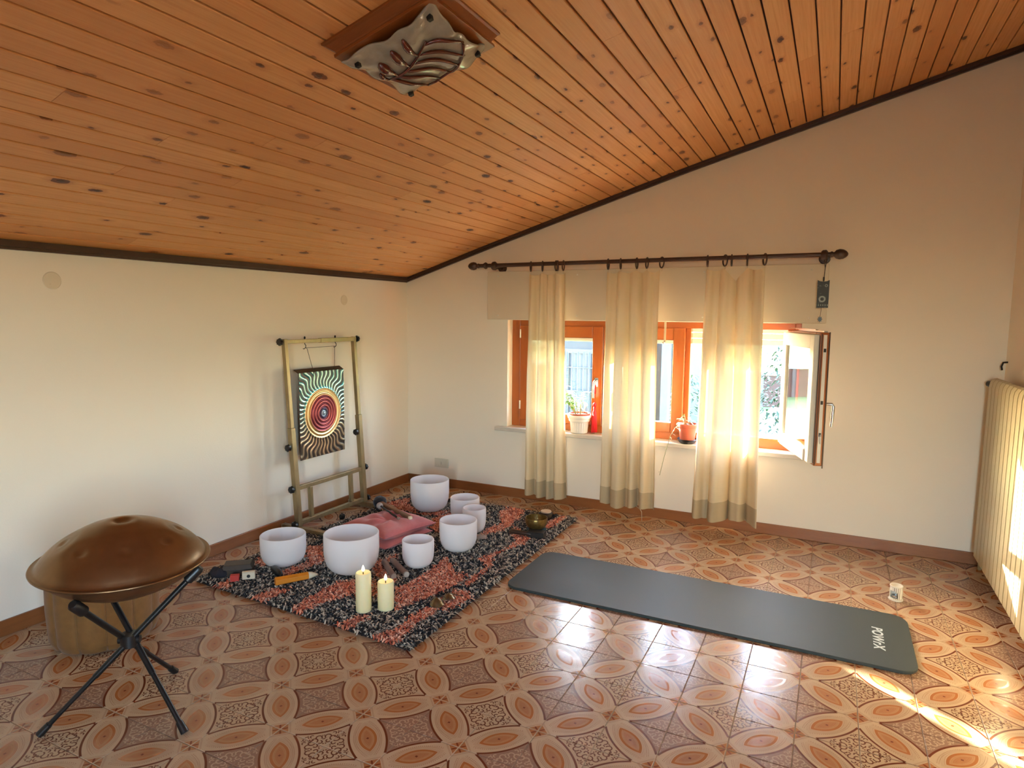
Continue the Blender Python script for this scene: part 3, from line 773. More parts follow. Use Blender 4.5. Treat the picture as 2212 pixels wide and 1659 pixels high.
# ---- two flameless candles
for (x, y), R, H, lab in (((-.702, .617), .037, .19, 'taller ivory pillar candle with a lit flame on the rug'), ((-.621, .683), .039, .138, 'shorter ivory pillar candle with a lit flame on the rug')):
    c = empty('pillar_candle', (x, y, .022)); tag(c, lab, 'candle', 'lit pillar candles on the rug')
    MB().lathe([(0, 0), (R-.002, 0), (R, .003), (R, H-.004), (R-.004, H), (R-.007, H-.004), (R*.5, H-.008), (.006, H-.010), (0, H-.010)], 40).build('wax_body', M['wax'], c, True, angle=50)
    MB().lathe([(0, H-.011), (.0025, H-.010), (.002, H+.004), (0, H+.004)], 8).build('wick', M['cord_dark'], c, True)
    MB().lathe([(0, H+.002), (.005, H+.006), (.0078, H+.013), (.006, H+.022), (.0025, H+.031), (0, H+.036)], 14).build('flame', M['flame'], c, True)

# ---- gong stand and gong
gs = empty('gong_stand', (-1.83, 1.68, .0)); tag(gs, 'brass-coloured square-tube gong stand with black knobs against the wall', 'stand')
lean = lambda z: -1.83-.045*z/1.255
SM = M['stand_metal']
def tube_sq(name, a, b, w, wall=SM): return part(MB().bar(a, b, w, w), name, wall, gs, bevel=.002)
YL, YR = 1.345, 2.005
tops = {YL: 1.305, YR: 1.965}
lerp = lambda a, b, k: a+(b-a)*k
for yb in (YL, YR):
    yt = tops[yb]; ym = lerp(yb, yt, .69/1.255)
    tube_sq('base_beam', (-1.965, yb, .026), (-1.575, yb, .026), .036)
    for xx in (-1.967, -1.573): part(MB().box(xx-.003, xx+.003, yb-.019, yb+.019, .007, .045), 'end_cap', M['end_cap'], gs)
    tube_sq('lower_post', (lean(.045), yb, .045), (lean(.70), ym, .70), .036)
    tube_sq('upper_post', (lean(.70), ym, .70), (lean(1.272), yt, 1.272), .028)
tube_sq('crossbar', (lean(1.255), tops[YL]+.014, 1.255), (lean(1.255), 1.62, 1.255), .024); tube_sq('crossbar', (lean(1.255), 1.62, 1.255), (lean(1.255), tops[YR]-.014, 1.255), .029)
tube_sq('crossbar', (lean(.30), YL+.006, .30), (lean(.30), YR-.03, .295), .028); tube_sq('crossbar', (lean(.07), YL+.018, .068), (lean(.07), YR-.018, .062), .028)
for yy in (1.462, 1.865): tube_sq('upright', (lean(.08), yy, .08), (lean(.285), yy, .285), .026)
def knob(p, d):
    mb = MB(); n = 16
    mb.lathe([(0, 0), (.006, 0), (.006, .012)] + [(.021, .013), (.023, .02), (.020, .032), (.010, .036), (0, .036)], n)
    for i, v in enumerate(mb.v):
        r = math.hypot(v[0], v[1])
        if r > .015:
            a = math.atan2(v[1], v[0]); k = 1+.10*math.cos(8*a); mb.v[i] = (v[0]*k, v[1]*k, v[2])
    q = Vector((0, 0, 1)).rotation_difference(Vector(d)); mb.v = [tuple(q @ Vector(v)+Vector(p)) for v in mb.v]
    part(mb, 'knob', M['black_plastic'], gs, True, angle=40)
for yb, sg in ((YL, -1), (YR, 1)):
    yt = tops[yb]
    for z, side in ((1.255, sg), (.30, sg), (.575, -1)): knob((lean(z), lerp(yb, yt, z/1.255)+side*.017, z), (0, side, 0))
    knob((-1.83+.0, yb+sg*.017, .065), (0, sg, 0))
knob((-1.80, 1.70, .02), (1, 0, 0))
GX = -1.868
for yy in (1.475, 1.765):
    mb = MB().tube([(GX, yy, 1.285), (GX, yy, 1.235)], .0022, 8)
    mb.tube([(GX, yy, 1.235), (GX+.012, yy-.004, 1.228), (GX+.016, yy-.010, 1.214), (GX+.006, yy-.014, 1.204), (GX-.006, yy-.010, 1.206)], .0024, 8)
    mb.lathe([(0, 1.268), (.006, 1.27), (.006, 1.282), (0, 1.288)], 8, (GX, yy, 0))
    part(mb, 'hook', M['iron'], gs, True)
go = empty('gong', (GX+.006, 1.618, .47)); tag(go, 'rectangular etched metal gong with maroon rings hanging in the stand', 'gong')
GW, GH = .215, .580; GZ0 = .468
def face(u, v):
    X = (u-.5)*.43; Y = (v-.505)*.585; r = math.hypot(X, Y); a = math.atan2(Y, X)
    if r < .172: h = .004*math.sin(r*260)*(.5 if r > .126 else 1)+.012*max(0, 1-(r/.172)**2)
    else:
        k = min(1, (r-.172)/.02); h = .0024*k*math.sin(a*44+math.sin(r*52)*2.0)
    if .165 < r < .182: h += .004
    return (GX+.010+h, 1.618-GW+2*GW*u, GZ0+GH*v)
part(MB().grid(face, 96, 120), 'gong_plate', M['gong_face'], go, True, fix=False)
part(MB().box(GX+.006, GX+.009, 1.618-GW, 1.618+GW, GZ0, GZ0+GH), 'back_plate', M['gong_edge'], go)
mb = MB(); y0, y1, zt = 1.618-GW, 1.618+GW, GZ0+GH
mb.add([(GX+.010, y0, zt), (GX+.010, y1, zt), (GX-.022, y1-.006, zt+.022), (GX-.022, y0-.010, zt+.022), (GX+.008, y0, zt-.004), (GX+.008, y1, zt-.004), (GX-.026, y1-.006, zt+.018), (GX-.026, y0-.010, zt+.018)], [(0, 1, 2, 3), (7, 6, 5, 4), (0, 4, 5, 1), (2, 6, 7, 3), (1, 5, 6, 2), (0, 3, 7, 4)])
part(mb, 'folded_edge', M['gong_edge'], go)
mb = MB()
mb.tube([(GX+.013, 1.535, zt-.03), (GX+.012, 1.532, zt+.012), (GX+.004, 1.49, 1.205), (GX+.002, 1.478, 1.21), (GX+.002, 1.76, 1.212), (GX+.006, 1.752, 1.20), (GX+.012, 1.738, zt+.012), (GX+.013, 1.736, zt-.045)], .0016, 6)
part(mb, 'hanging_cord', M['cord_dark'], go)

# ---- hand pan on its crossed-leg stand
HC = Vector((-.945, -.372, .574)); HR = .272
hp = empty('handpan', HC); hp.rotation_euler = (0, math.radians(2.6), 0); tag(hp, 'bronze-brown handpan with hammered dimples on a black folding stand', 'handpan')
fields = [(.172*math.cos(a), .172*math.sin(a)) for a in [2*PI*k/8+.25 for k in range(8)]]
def dome(r, a, sgn):
    rim = HR-.014
    if r >= rim: return .0035*sgn
    k = max(0, 1-(r/rim)**2); h = .138*(k**.78)
    if sgn < 0: h = .118*(k**.72)
    x, y = r*math.cos(a), r*math.sin(a)
    if sgn > 0:
        h -= .012*math.exp(-(r/.026)**4)+.004*math.exp(-((r-.05)/.016)**2)*(-.5)
        for fx, fy in fields:
            fr = math.hypot(fx, fy); ux, uy = fx/fr, fy/fr
            du = (x-fx)*ux+(y-fy)*uy; dv = -(x-fx)*uy+(y-fy)*ux
            h -= .0042*math.exp(-((du/.044)**2+(dv/.056)**2)**3)+.0065*math.exp(-((du/.013)**2+(dv/.018)**2)**2)
    return sgn*(h+.0035)
mb = MB(); na = 128; nr = 46
for sgn in (1, -1):
    if sgn < 0: nr_ = 14; na_ = 64
    else: nr_, na_ = nr, na
    vs = [(0, 0, dome(0, 0, sgn))]; fs = []
    for i in range(1, nr_+1):
        r = HR*(i/nr_)**.9
        vs += [(r*math.cos(2*PI*k/na_), r*math.sin(2*PI*k/na_), dome(r, 2*PI*k/na_, sgn)) for k in range(na_)]
    for k in range(na_): fs.append((0, 1+k, 1+(k+1) % na_))
    for i in range(nr_-1):
        for k in range(na_): a = 1+i*na_+k; b = 1+i*na_+(k+1) % na_; fs.append((a, a+na_, b+na_, b))
    if sgn < 0: fs = [tuple(reversed(f)) for f in fs]
    q = MB().add(vs, fs); q.build('top_shell' if sgn > 0 else 'bottom_shell', M['handpan_steel'], hp, True, fix=False)
MB().tube([(HR*math.cos(2*PI*k/96), HR*math.sin(2*PI*k/96), 0) for k in range(96)], .0042, 8, closed=True).build('rim', M['handpan_steel'], hp, True)
HUB = Vector((-.938, -.372, .278))
hs = empty('handpan_stand', (HUB.x, HUB.y, 0)); tag(hs, 'black folding tripod stand with three crossed legs under the handpan', 'stand')
for kk, (fx, fy, ext) in enumerate(((-1.104, -.583, .80), (-.68, -.379, .80), (-1.03, -.13, .80))):
    F = Vector((fx, fy, .012)); d = HUB-F; side = d.cross(Vector((0, 0, 1))).normalized()*.014
    tip = HUB+d*ext; L = d.length
    le = part(MB().tube([F+side, HUB+side+d*.1], .0085, 12).tube([HUB+side-d*.4, tip+side], .0105, 12), 'leg', M['black_metal'], hs, True, angle=40)
    dn = d.normalized(); lb = le.matrix_basis.translation
    def sub(mb, nm, mt): 
        mb.v = [(x-HUB.x, y-HUB.y, z) for x, y, z in mb.v]; return mb.build(nm, mt, le, True, angle=40)
    sub(MB().tube([F+side-dn*.012, F+side+dn*.03], [.0135, .0115], 12), 'foot_cap', M['black_plastic'])
    sub(MB().tube([tip+side-dn*.035, tip+side-dn*.03, tip+side+dn*.022, tip+side+dn*.03], [.014, .0185, .0185, .013], 14), 'padded_tip', M['black_plastic'])
part(MB().tube([HUB+Vector((0, 0, -.022)), HUB+Vector((0, 0, .022))], .03, 14).tube([HUB+Vector((-.03, -.02, 0)), HUB+Vector((.03, .02, 0))], .014, 10), 'hub', M['black_plastic'], hs, True, angle=40)

# ---- pouf behind the hand pan
pf = empty('pouf', (-1.60, -.062, 0)); tag(pf, 'mustard velvet pouf with vertical seams behind the handpan', 'pouf')
PR, PH, NS = .212, .40, 12
def pouf(u, v):
    a = 2*PI*u; k = abs(math.sin(a*NS/2))**.45
    prof_ = [(0, 0), (.75, .0), (.93, .02), (1.0, .10), (1.03, .45), (1.02, .80), (.96, .94), (.82, .99), (.4, 1.0), (0, 1.0)]
    s_ = v*(len(prof_)-1); i = min(int(s_), len(prof_)-2); f = s_-i
    r = lerp(prof_[i][0], prof_[i+1][0], f); z = lerp(prof_[i][1], prof_[i+1][1], f)
    r *= 1-.055*(1-k)*min(1, r*1.3)
    return (PR*r*math.cos(a), PR*r*math.sin(a), PH*z)
MB().grid(pouf, 144, 36).build('body', M['pouf_velvet'], pf, True, fix=False)
for k in range(NS):
    a = 2*PI*k/NS; c_, s_ = math.cos(a), math.sin(a)
    MB().tube([(PR*r*c_, PR*r*s_, PH*z) for r, z in ((.90, .03), (.955, .12), (.985, .45), (.975, .80), (.92, .93))], .003, 6).build('seam', M['pouf_velvet'], pf, True)

# ---- two tufted cushions
def cushion(c, half, th, rz, name, lab):
    o = empty(name, c, rz); tag(o, lab, 'cushion', 'pink cushions on the rug')
    for sg in (1, -1):
        def fn(u, v):
            X, Y = 2*u-1, 2*v-1
            e = max(0, (1-abs(X)**3.2)*(1-abs(Y)**3.2))**.42
            pin = 1-.06*(1-abs(Y)**2)*(abs(X)**6); pin2 = 1-.06*(1-abs(X)**2)*(abs(Y)**6)
            z = th*e
            r = math.hypot(X, Y)
            z *= 1-.62*math.exp(-(r/.22)**2)
            a = math.atan2(Y, X)
            z += (th*.22*math.sin(a*6+r*4+rz*9)*math.exp(-((r-.5)/.32)**2)+th*.09*math.sin(X*9+Y*5+rz*20)*math.cos(Y*7-X*3))*e
            return (X*half*pin, Y*half*pin2, sg*max(z, 0) if e > 0 else 0)
        MB().grid(fn, 48, 48, flip=sg < 0).build('cover' if sg > 0 else 'underside', M['cushion_pink'], o, True, fix=False)
    MB().lathe([(0, th*.36), (.010, th*.37), (.012, th*.42), (.006, th*.48), (0, th*.49)], 12).build('button', M['cushion_pink'], o, True)
    per = []
    for k in range(80):
        s_ = k/20; e = int(s_); f = 2*(s_-e)-1
        X, Y = ((f, -1), (1, f), (-f, 1), (-1, -f))[e]
        pin = 1-.06*(1-abs(Y)**2)*(abs(X)**6); pin2 = 1-.06*(1-abs(X)**2)*(abs(Y)**6); per.append((X*half*pin, Y*half*pin2, 0))
    MB().tube(per, .0035, 6, closed=True).build('piping', M['cushion_pink'], o, True)
    return o
cushion((-1.232, 1.485, .055), .205, .036, math.radians(-9), 'cushion', 'lower pink cushion lying on the rug under the other')
cushion((-1.215, 1.50, .114), .205, .042, math.radians(-14), 'cushion', 'upper pink cushion holding the mallets, stacked on the other')

# ---- mallets on the cushions
ml = empty('gong_mallet', (-1.42, 1.70, .15)); tag(ml, 'wooden mallet with a fuzzy black ball head on the pink cushion', 'mallet')
mb = MB().lathe([(.046*math.sin(PI*k/14), -.046*math.cos(PI*k/14)) for k in range(15)], 24)
mb.v = [(x*k-1.475, y*k+1.735, z*k*.9+.158) for x, y, z in mb.v for k in [1+random.uniform(-.07, .07)]]
part(mb, 'felt_head', M['felt_black'], ml, True)
part(MB().bar((-1.44, 1.705, .162), (-1.085, 1.535, .163), .030, .024), 'wooden_handle', M['stick_wood'], ml, bevel=.006)
part(MB().bar((-1.093, 1.539, .163), (-1.07, 1.528, .163), .022, .018), 'handle_end', M['cream_card'], ml, bevel=.003)
ml = empty('bowl_mallet', (-1.36, 1.62, .15)); tag(ml, 'thin black-handled mallet with a pale grey head on the cushion', 'mallet')
mb = MB().lathe([(0, -.022), (.014, -.02), (.021, -.008), (.021, .008), (.014, .02), (0, .022)], 18)
q_ = Vector((0, 0, 1)).rotation_difference(Vector((.9, -.42, -.05)).normalized()); mb.v = [tuple(q_ @ Vector(v)+Vector((-1.405, 1.645, .165))) for v in mb.v]
part(mb, 'head', M['felt_grey'], ml, True)
part(MB().tube([(-1.39, 1.638, .166), (-1.15, 1.50, .160)], .0065, 10), 'handle_rod', M['black_plastic'], ml, True)
part(MB().tube([(-1.15, 1.50, .160), (-1.135, 1.492, .160)], .010, 10), 'handle_end', M['clay_stick'], ml, True)

# ---- small things on the rug
bxx = empty('lidded_box', (-1.60, .66, .022), math.radians(40)); tag(bxx, 'small dark lidded box on the rug near the amber bar', 'box')
def pyr(mb, x0, x1, y0, y1, z0, z1, i):
    return mb.add([(x0, y0, z0), (x1, y0, z0), (x1, y1, z0), (x0, y1, z0), (x0+i, y0+i, z1), (x1-i, y0+i, z1), (x1-i, y1-i, z1), (x0+i, y1-i, z1)], [(3, 2, 1, 0), (4, 5, 6, 7), (0, 1, 5, 4), (1, 2, 6, 5), (2, 3, 7, 6), (3, 0, 4, 7)])
pyr(MB(), -.075, .075, -.045, .045, 0, .034, .0).build('body', M['dark_box'], bxx, bevel=.002)
pyr(MB(), -.08, .08, -.05, .05, .036, .058, .012).build('lid', M['dark_box'], bxx, bevel=.002)
MB().box(-.07, .07, -.042, .042, .033, .037).build('band', M['black_card'], bxx)
pc = empty('pouch', (-1.655, .585, .022), math.radians(30)); tag(pc, 'small crumpled black cloth pouch beside the dark lidded box', 'pouch')
mb = MB().lathe([(0, 0), (.045, .001), (.055, .015), (.05, .032), (.03, .044), (0, .046)], 24)
mb.v = [(x*(1+.15*math.sin(9*y*60)), y*.8, z*(1+.2*math.sin(x*140))) for x, y, z in mb.v]; mb.build('body', M['dark_cloth'], pc, True)
MB().tube([(.03, .0, .035), (.0, .02, .05), (-.03, .0, .035)], .003, 6).build('drawstring', M['black_card'], pc, True)
rc = empty('matchbox', (-1.528, .575, .022), math.radians(42)); tag(rc, 'small red card box leaning by the dark lidded box', 'box')
MB().box(-.022, .022, -.014, .014, 0, .034).build('sleeve', M['red_card'], rc, bevel=.002); MB().box(-.0225, -.020, -.012, .012, .004, .03).build('tray', M['cream_card'], rc)
dc = empty('card_box', (-1.487, .63, .022), math.radians(42)); tag(dc, 'cream card box with a black dot beside the red box', 'box')
MB().box(-.032, .032, -.012, .012, 0, .036).build('carton', M['cream_card'], dc, bevel=.002); MB().lathe([(0, -.013), (.009, -.013), (.009, -.012)], 16, (0, 0, .018), 'y').build('dot', M['black_card'], dc)
MB().box(-.032, .032, -.010, .010, .037, .041).build('flap', M['cream_card'], dc)
st = empty('striker_bundle', (-1.40, .74, .024), math.radians(-25)); tag(st, 'black plastic-wrapped striker lying between the cream box and the bowl', 'striker')
mb = MB().tube([(-.07, 0, .012), (-.03, 0, .018), (.03, 0, .02), (.06, 0, .014), (.075, 0, .006)], [.010, .020, .021, .015, .006], 10); mb.build('wrap', M['black_plastic'], st, True)
MB().tube([(-.07, 0, .012), (-.11, .01, .01)], .006, 8).build('tail', M['black_card'], st, True)
ab = empty('amber_bar', (-1.235, .715, .024), math.atan2(.164, .106)); tag(ab, 'long six-sided amber bar with a pale tip lying on the rug', 'bar')
mb = MB(); n = 6
MB().tube([(-.105, 0, .020), (.065, 0, .020)], [.024, .021], 6).build('shaft', M['amber_bar'], ab, bevel=.002)
MB().tube([(.065, 0, .020), (.082, 0, .0195), (.112, 0, .017)], [.0195, .0165, .006], 12).build('tip', M['cream_card'], ab, True)
for k, (p0, p1, lab) in enumerate((((-.975, 1.13, .035), (-.80, .985, .035), 'grey clay stick nearer the largest bowl, partly behind a candle'), ((-.945, 1.17, .035), (-.756, 1.04, .035), 'grey clay stick nearer the small bowl, fully in view'))):
    c = empty('clay_stick', p0); tag(c, lab, 'stick', 'grey clay sticks on the rug')
    part(MB().tube([p0, p1], .0165, 16), 'shaft', M['clay_stick'], c, True, angle=40)
    for a, b in ((p0, p1), (p1, p0)):
        d = (Vector(a)-Vector(b)).normalized(); part(MB().tube([Vector(a)-d*.004, Vector(a)+d*.003], [.0172, .015], 16), 'end_band', M['felt_grey'], c, True, angle=40)
tg = empty('tingsha_cymbals', (-.41, .86, .028)); tag(tg, 'pair of small brass cymbals joined by a cord on the rug edge', 'cymbals')
for (x, y, tx, ty) in ((-.405, .905, .25, -.2), (-.425, .832, -.15, .1)):
    mb = MB().lathe([(0, .030), (.006, .030), (.010, .026), (.020, .022), (.027, .010), (.034, .003), (.036, 0), (.034, .0005), (.026, .007), (.018, .019), (.008, .023), (0, .024)], 28)
    mb.v = [(px__+x, py__+y, pz__+.026+px__*tx+py__*ty) for px__, py__, pz__ in mb.v]; part(mb, 'cymbal', M['brass_worn'], tg, True, angle=50)
part(MB().tube([(-.425, .832, .058), (-.40, .85, .062), (-.385, .87, .036), (-.40, .905, .058), (-.385, .935, .04), (-.35, .955, .032), (-.37, .97, .03)], .002, 6), 'cord', M['cord_dark'], tg, True)
sb = empty('stone_block', (-.69, 1.755, .024), .3); tag(sb, 'small grey stone block beside the frosted bowl', 'block')
MB().box(-.034, .034, -.016, .016, 0, .022).build('block', M['clay_stick'], sb, bevel=.004)
# bronze bowl on its ring cushion, with slab and striker
sl = empty('black_book', (-.395, 1.955, .024), math.radians(6)); tag(sl, 'black box lying beside the ring cushion of the bronze bowl', 'box')
MB().box(-.055, .055, -.032, .032, 0, .030).build('tray', M['black_card'], sl, bevel=.003); MB().box(-.056, .056, -.033, .033, .031, .036).build('lid', M['black_card'], sl, bevel=.002)
sk = empty('wooden_striker', (-.50, 1.925, .028), math.radians(4)); tag(sk, 'dark wooden striker lying on the rug before the bronze bowl', 'striker')
MB().tube([(-.075, 0, .012), (-.06, 0, .014), (.06, 0, .014), (.085, 0, .011)], [.010, .0145, .0135, .010], 14).build('grip', M['striker_wood'], sk, True); MB().tube([(-.085, 0, .012), (-.075, 0, .012)], [.008, .0105], 14).build('end_band', M['black_card'], sk, True)
rc_ = empty('ring_cushion', (-.434, 2.035, .024)); tag(rc_, 'teal and black ring cushion holding the bronze singing bowl', 'cushion')
MB().tube([(.05*math.cos(2*PI*k/40), .05*math.sin(2*PI*k/40), .014) for k in range(40)], .014, 10, closed=True).build('ring', M['teal_cloth'], rc_, True)
MB().lathe([(.037, .010), (.03, .004), (0, .003)], 24).build('base_cloth', M['black_card'], rc_, True)
R, H, w = .074, .078, .003
o = MB().lathe([(0, 0), (.38*R, .002), (.62*R, .06*H), (.82*R, .24*H), (.95*R, .5*H), (R, .8*H), (R*.985, H), (R*.985-w, H), (R-w, .8*H), (.95*R-w, .5*H), (.80*R-w, .26*H), (.6*R, .10*H), (0, .05*H)], 48).build('bronze_bowl', M['bronze'], None, True, loc=(-.434, 2.035, .044), angle=60)
tag(o, 'hammered bronze singing bowl on a teal ring cushion', 'bowl')
jr = empty('lidded_pot', (-.483, 2.307, .024)); tag(jr, 'small dark round pot with a pale lid near the curtain', 'pot')
MB().lathe([(0, 0), (.03, 0), (.046, .012), (.052, .03), (.048, .046), (.038, .052), (.034, .05), (0, .05)], 32).build('body', M['iron'], jr, True)
MB().lathe([(0, .0505), (.037, .0505), (.038, .056), (.036, .061), (.010, .063), (0, .063)], 28).build('lid', M['cream_card'], jr, True, angle=40)
MB().tube([(.048, .012, .03), (.064, .016, .032), (.07, .018, .042)], [.010, .009, .007], 10).build('side_handle', M['iron'], jr, True)

# ---- tea-light burner on the tiles
bn = empty('tealight_burner', (1.605, 2.01, 0), 0); tag(bn, 'small white striped ceramic oil burner standing on the tiles by the radiator', 'burner')
def wallfn(name, ri, ro):
    mb = MB(); na, nz = 48, 12
    def keep(a, z): 
        d = (a+2.25+PI) % (2*PI)-PI                        # the arch opens towards the window-side viewer
        return not (abs(d) < .95 and .011 < z < .054-.016*(d/.95)**2)
    for i in range(na):
        for k in range(nz):
            a0, a1 = 2*PI*i/na-PI, 2*PI*(i+1)/na-PI; z0, z1 = .008+.066*k/nz, .008+.066*(k+1)/nz
            if not keep((a0+a1)/2, (z0+z1)/2): continue
            rr = lambda z: (.030-.003*((z-.04)/.034)**2)
            vs = []
            for r_ in (0, -.004):
                for a, z in ((a0, z0), (a1, z0), (a1, z1), (a0, z1)): vs.append(((rr(z)+r_)*math.cos(a), (rr(z)+r_)*math.sin(a), z))
            mb.add(vs, [(0, 1, 2, 3), (7, 6, 5, 4), (0, 4, 5, 1), (1, 5, 6, 2), (2, 6, 7, 3), (3, 7, 4, 0)])
    return mb
wallfn('body', 0, 0).build('body', M['ceramic_striped'], bn)
MB().lathe([(0, 0), (.033, 0), (.0345, .003), (.033, .008), (.029, .010), (0, .010)], 36).build('foot_ring', M['ceramic'], bn, True, angle=40)
MB().lathe([(.0295, .070), (.031, .074), (.0295, .078), (.024, .077), (.018, .070), (0, .066)], 36).build('oil_dish', M['ceramic'], bn, True)
MB().lathe([(0, .0105), (.018, .0105), (.018, .022), (.016, .022), (.016, .019), (0, .019)], 24).build('tealight', M['chrome'], bn, True, angle=40)

# ---- curtain rod
YRD, ZRD = 2.64, 1.812
rod = empty('curtain_rod', (0, YRD, ZRD)); tag(rod, 'dark wooden curtain rod with turned finials above the window', 'curtain rod')
DW = M['dark_wood']
zr = lambda x: ZRD+.0035*(x+.1)*.9
MB().tube([(-1.21, 0, zr(-1.21)-ZRD), (1.20, 0, zr(1.2)-ZRD)], .0145, 16).build('pole', DW, rod, True, angle=40)
fin = [(0, 0), (.012, 0), (.018, .008), (.018, .016), (.013, .022), (.016, .028), (.026, .036), (.031, .055), (.028, .075), (.019, .090), (.010, .098), (0, .101)]
MB().lathe(fin, 20, (1.195, 0, zr(1.25)-ZRD), 'x').build('finial', DW, rod, True)
MB().lathe([(r, -z) for r, z in fin], 20, (-1.205, 0, zr(-1.25)-ZRD), 'x').build('finial', DW, rod, True)
for xx in (-1.08, 1.168):
    mb = MB().tube([(xx, .14, zr(xx)-ZRD-.012), (xx, .03, zr(xx)-ZRD-.010)], .014, 12)
    mb.lathe([(0, -.018), (.024, -.018), (.032, -.009), (.033, .009), (.024, .018), (0, .018)], 20, (xx, 0, zr(xx)-ZRD-.004), 'x')
    mb.lathe([(0, .118), (.03, .12), (.034, .13), (.034, .144), (0, .144)], 20, (xx, 0, zr(xx)-ZRD-.012), 'y'); mb.build('bracket', DW, rod, True, angle=40)
MB().lathe([(0, -.012), (.021, -.011), (.026, 0), (.021, .011), (0, .012)], 18, (-1.155, 0, zr(-1.155)-ZRD), 'x').build('collar', DW, rod, True)

# ---- three linen curtains: rings, sheet with folds, doubled hem
def curtain(x0t, x1t, x0b, x1b, rings, zb, folds, lab, extra=(), vdip=None, seed=0, bulge=0):
    r = random.Random(seed)
    c = empty('curtain', ((x0t+x1t)/2, YRD, 1.78)); tag(c, lab, 'curtain', 'linen curtains on the rod')
    for k, (xr, ang) in enumerate(list(rings)+list(extra)):
        z0 = zr(xr)-.0165; mb = MB().tube([(0, .0345*math.cos(2*PI*i/28), .0345*math.sin(2*PI*i/28)) for i in range(28)], .0050, 8, closed=True)
        ca, sa = math.cos(ang), math.sin(ang); mb.v = [(xr+x*ca-y*sa, YRD+x*sa+y*ca, z0+z) for x, y, z in mb.v]
        part(mb, 'ring', DW, c, True)
        if k < len(rings): part(MB().tube([(xr, YRD, z0-.036), (xr+.004, YRD-.003, z0-.046), (xr, YRD-.002, z0-.056)], .0014, 6), 'hook', M['cord_pale'], c, True)
    us = [min(1, max(0, (xr-x0t)/(x1t-x0t))) for xr, _ in rings]
    us[0] = 0; us[-1] = 1
    zt = [zr(xr)-.066 for xr, _ in rings]
    def topz(u):
        for i in range(len(us)-1):
            if us[i] <= u <= us[i+1]:
                f = (u-us[i])/(us[i+1]-us[i]+1e-9); dip = .016
                if vdip == i: return lerp(zt[i], zt[i+1], f)-.085*(1-abs(2*f-1))**.85
                return lerp(zt[i], zt[i+1], f)-dip*math.sin(PI*f)
        return zt[-1]
    ph = r.uniform(0, 6)
    fw = [(f, a, p) for f, a, p in folds]
    def fn(u, v, off=0, z_lo=None, z_hi=None):
        zt_ = topz(u); zb_ = zb+.010*math.sin(u*7+seed)
        z = lerp(zt_, zb_, v) if z_lo is None else lerp(z_hi, z_lo, v)
        vv = (1.76-z)/(1.76-zb)
        x = lerp(lerp(x0t, x1t, u), lerp(x0b, x1b, u), vv)
        g = .35+.65*min(1, vv*2.2); y = 0; xs_ = 0
        for f, a, p in fw:
            q = 2*PI*(f*u+p+.10*math.sin(vv*2.2+p*5)); y += a*g*math.sin(q); xs_ += a*.45*g*math.cos(q)
        edge = min(1, min(u, 1-u)*10)
        # gathered at each ring near the top
        gat = math.exp(-vv*16)*.010*math.cos(2*PI*u*(len(us)-1))
        return (x+xs_*edge*.6, 2.632+y+gat+bulge*math.sin(PI*vv)*.03-off, z)
    part(MB().grid(fn, 90, 90), 'sheet', M['linen'], c, True, fix=False)
    hz = zb+.125
    part(MB().grid(lambda u, v: fn(u, v, .0035, zb+.010*math.sin(u*7+seed)-.001, hz+.006*math.sin(u*9+seed)), 90, 12), 'hem', M['linen_hem'], c, True, fix=False)
    return c
curtain(-.790, -.505, -.815, -.458, [(-.776, .55), (-.683, .5), (-.563, .3), (-.52, .6)], .082, [(4.3, .034, .1), (9.4, .009, .3), (1.4, .02, .6)],
        'linen curtain beside the white fluted planter, nearest the hinge side of the window', extra=[(-.575, .15)], seed=1)
curtain(-.195, .180, -.222, .193, [(-.185, .15), (-.096, .2), (.018, .08), (.088, .5), (.188, .65)], .098, [(4.2, .036, .35), (9.3, .009, .1), (1.7, .02, .1)],
        'middle linen curtain, hanging between the two potted plants', seed=2)
curtain(.484, .840, .445, .868, [(.486, .1), (.595, .55), (.73, .12), (.834, .4)], .098, [(3.3, .042, .6), (7.6, .011, .2), (1.3, .02, .4)],
        'linen curtain beside the open window sash, its top edge sagging in a deep V', extra=[(.635, .1)], vdip=1, seed=3)
cd = empty('shutter_strap', (.198, 2.70, 1.40)); tag(cd, 'thin pale pull cord hanging beside the middle curtain', 'cord')
part(MB().box(.192, .206, 2.752, 2.757, 1.262, 1.735), 'strap', M['cord_pale'], cd); part(MB().tube([(.199, 2.75, 1.27), (.19, 2.745, 1.25), (.186, 2.745, 1.262)], .004, 6), 'hook', M['chrome'], cd, True)
cc_ = empty('dangling_cord', (.107, 2.64, .05)); tag(cc_, 'thin pale cord dangling below the hem of the middle curtain to the floor', 'cord')
part(MB().tube([(.05, 2.66, .105), (.09, 2.65, .085), (.104, 2.64, .070), (.106, 2.64, .03), (.107, 2.642, .003)], .0018, 6), 'cord', M['cord_pale'], cc_, True)

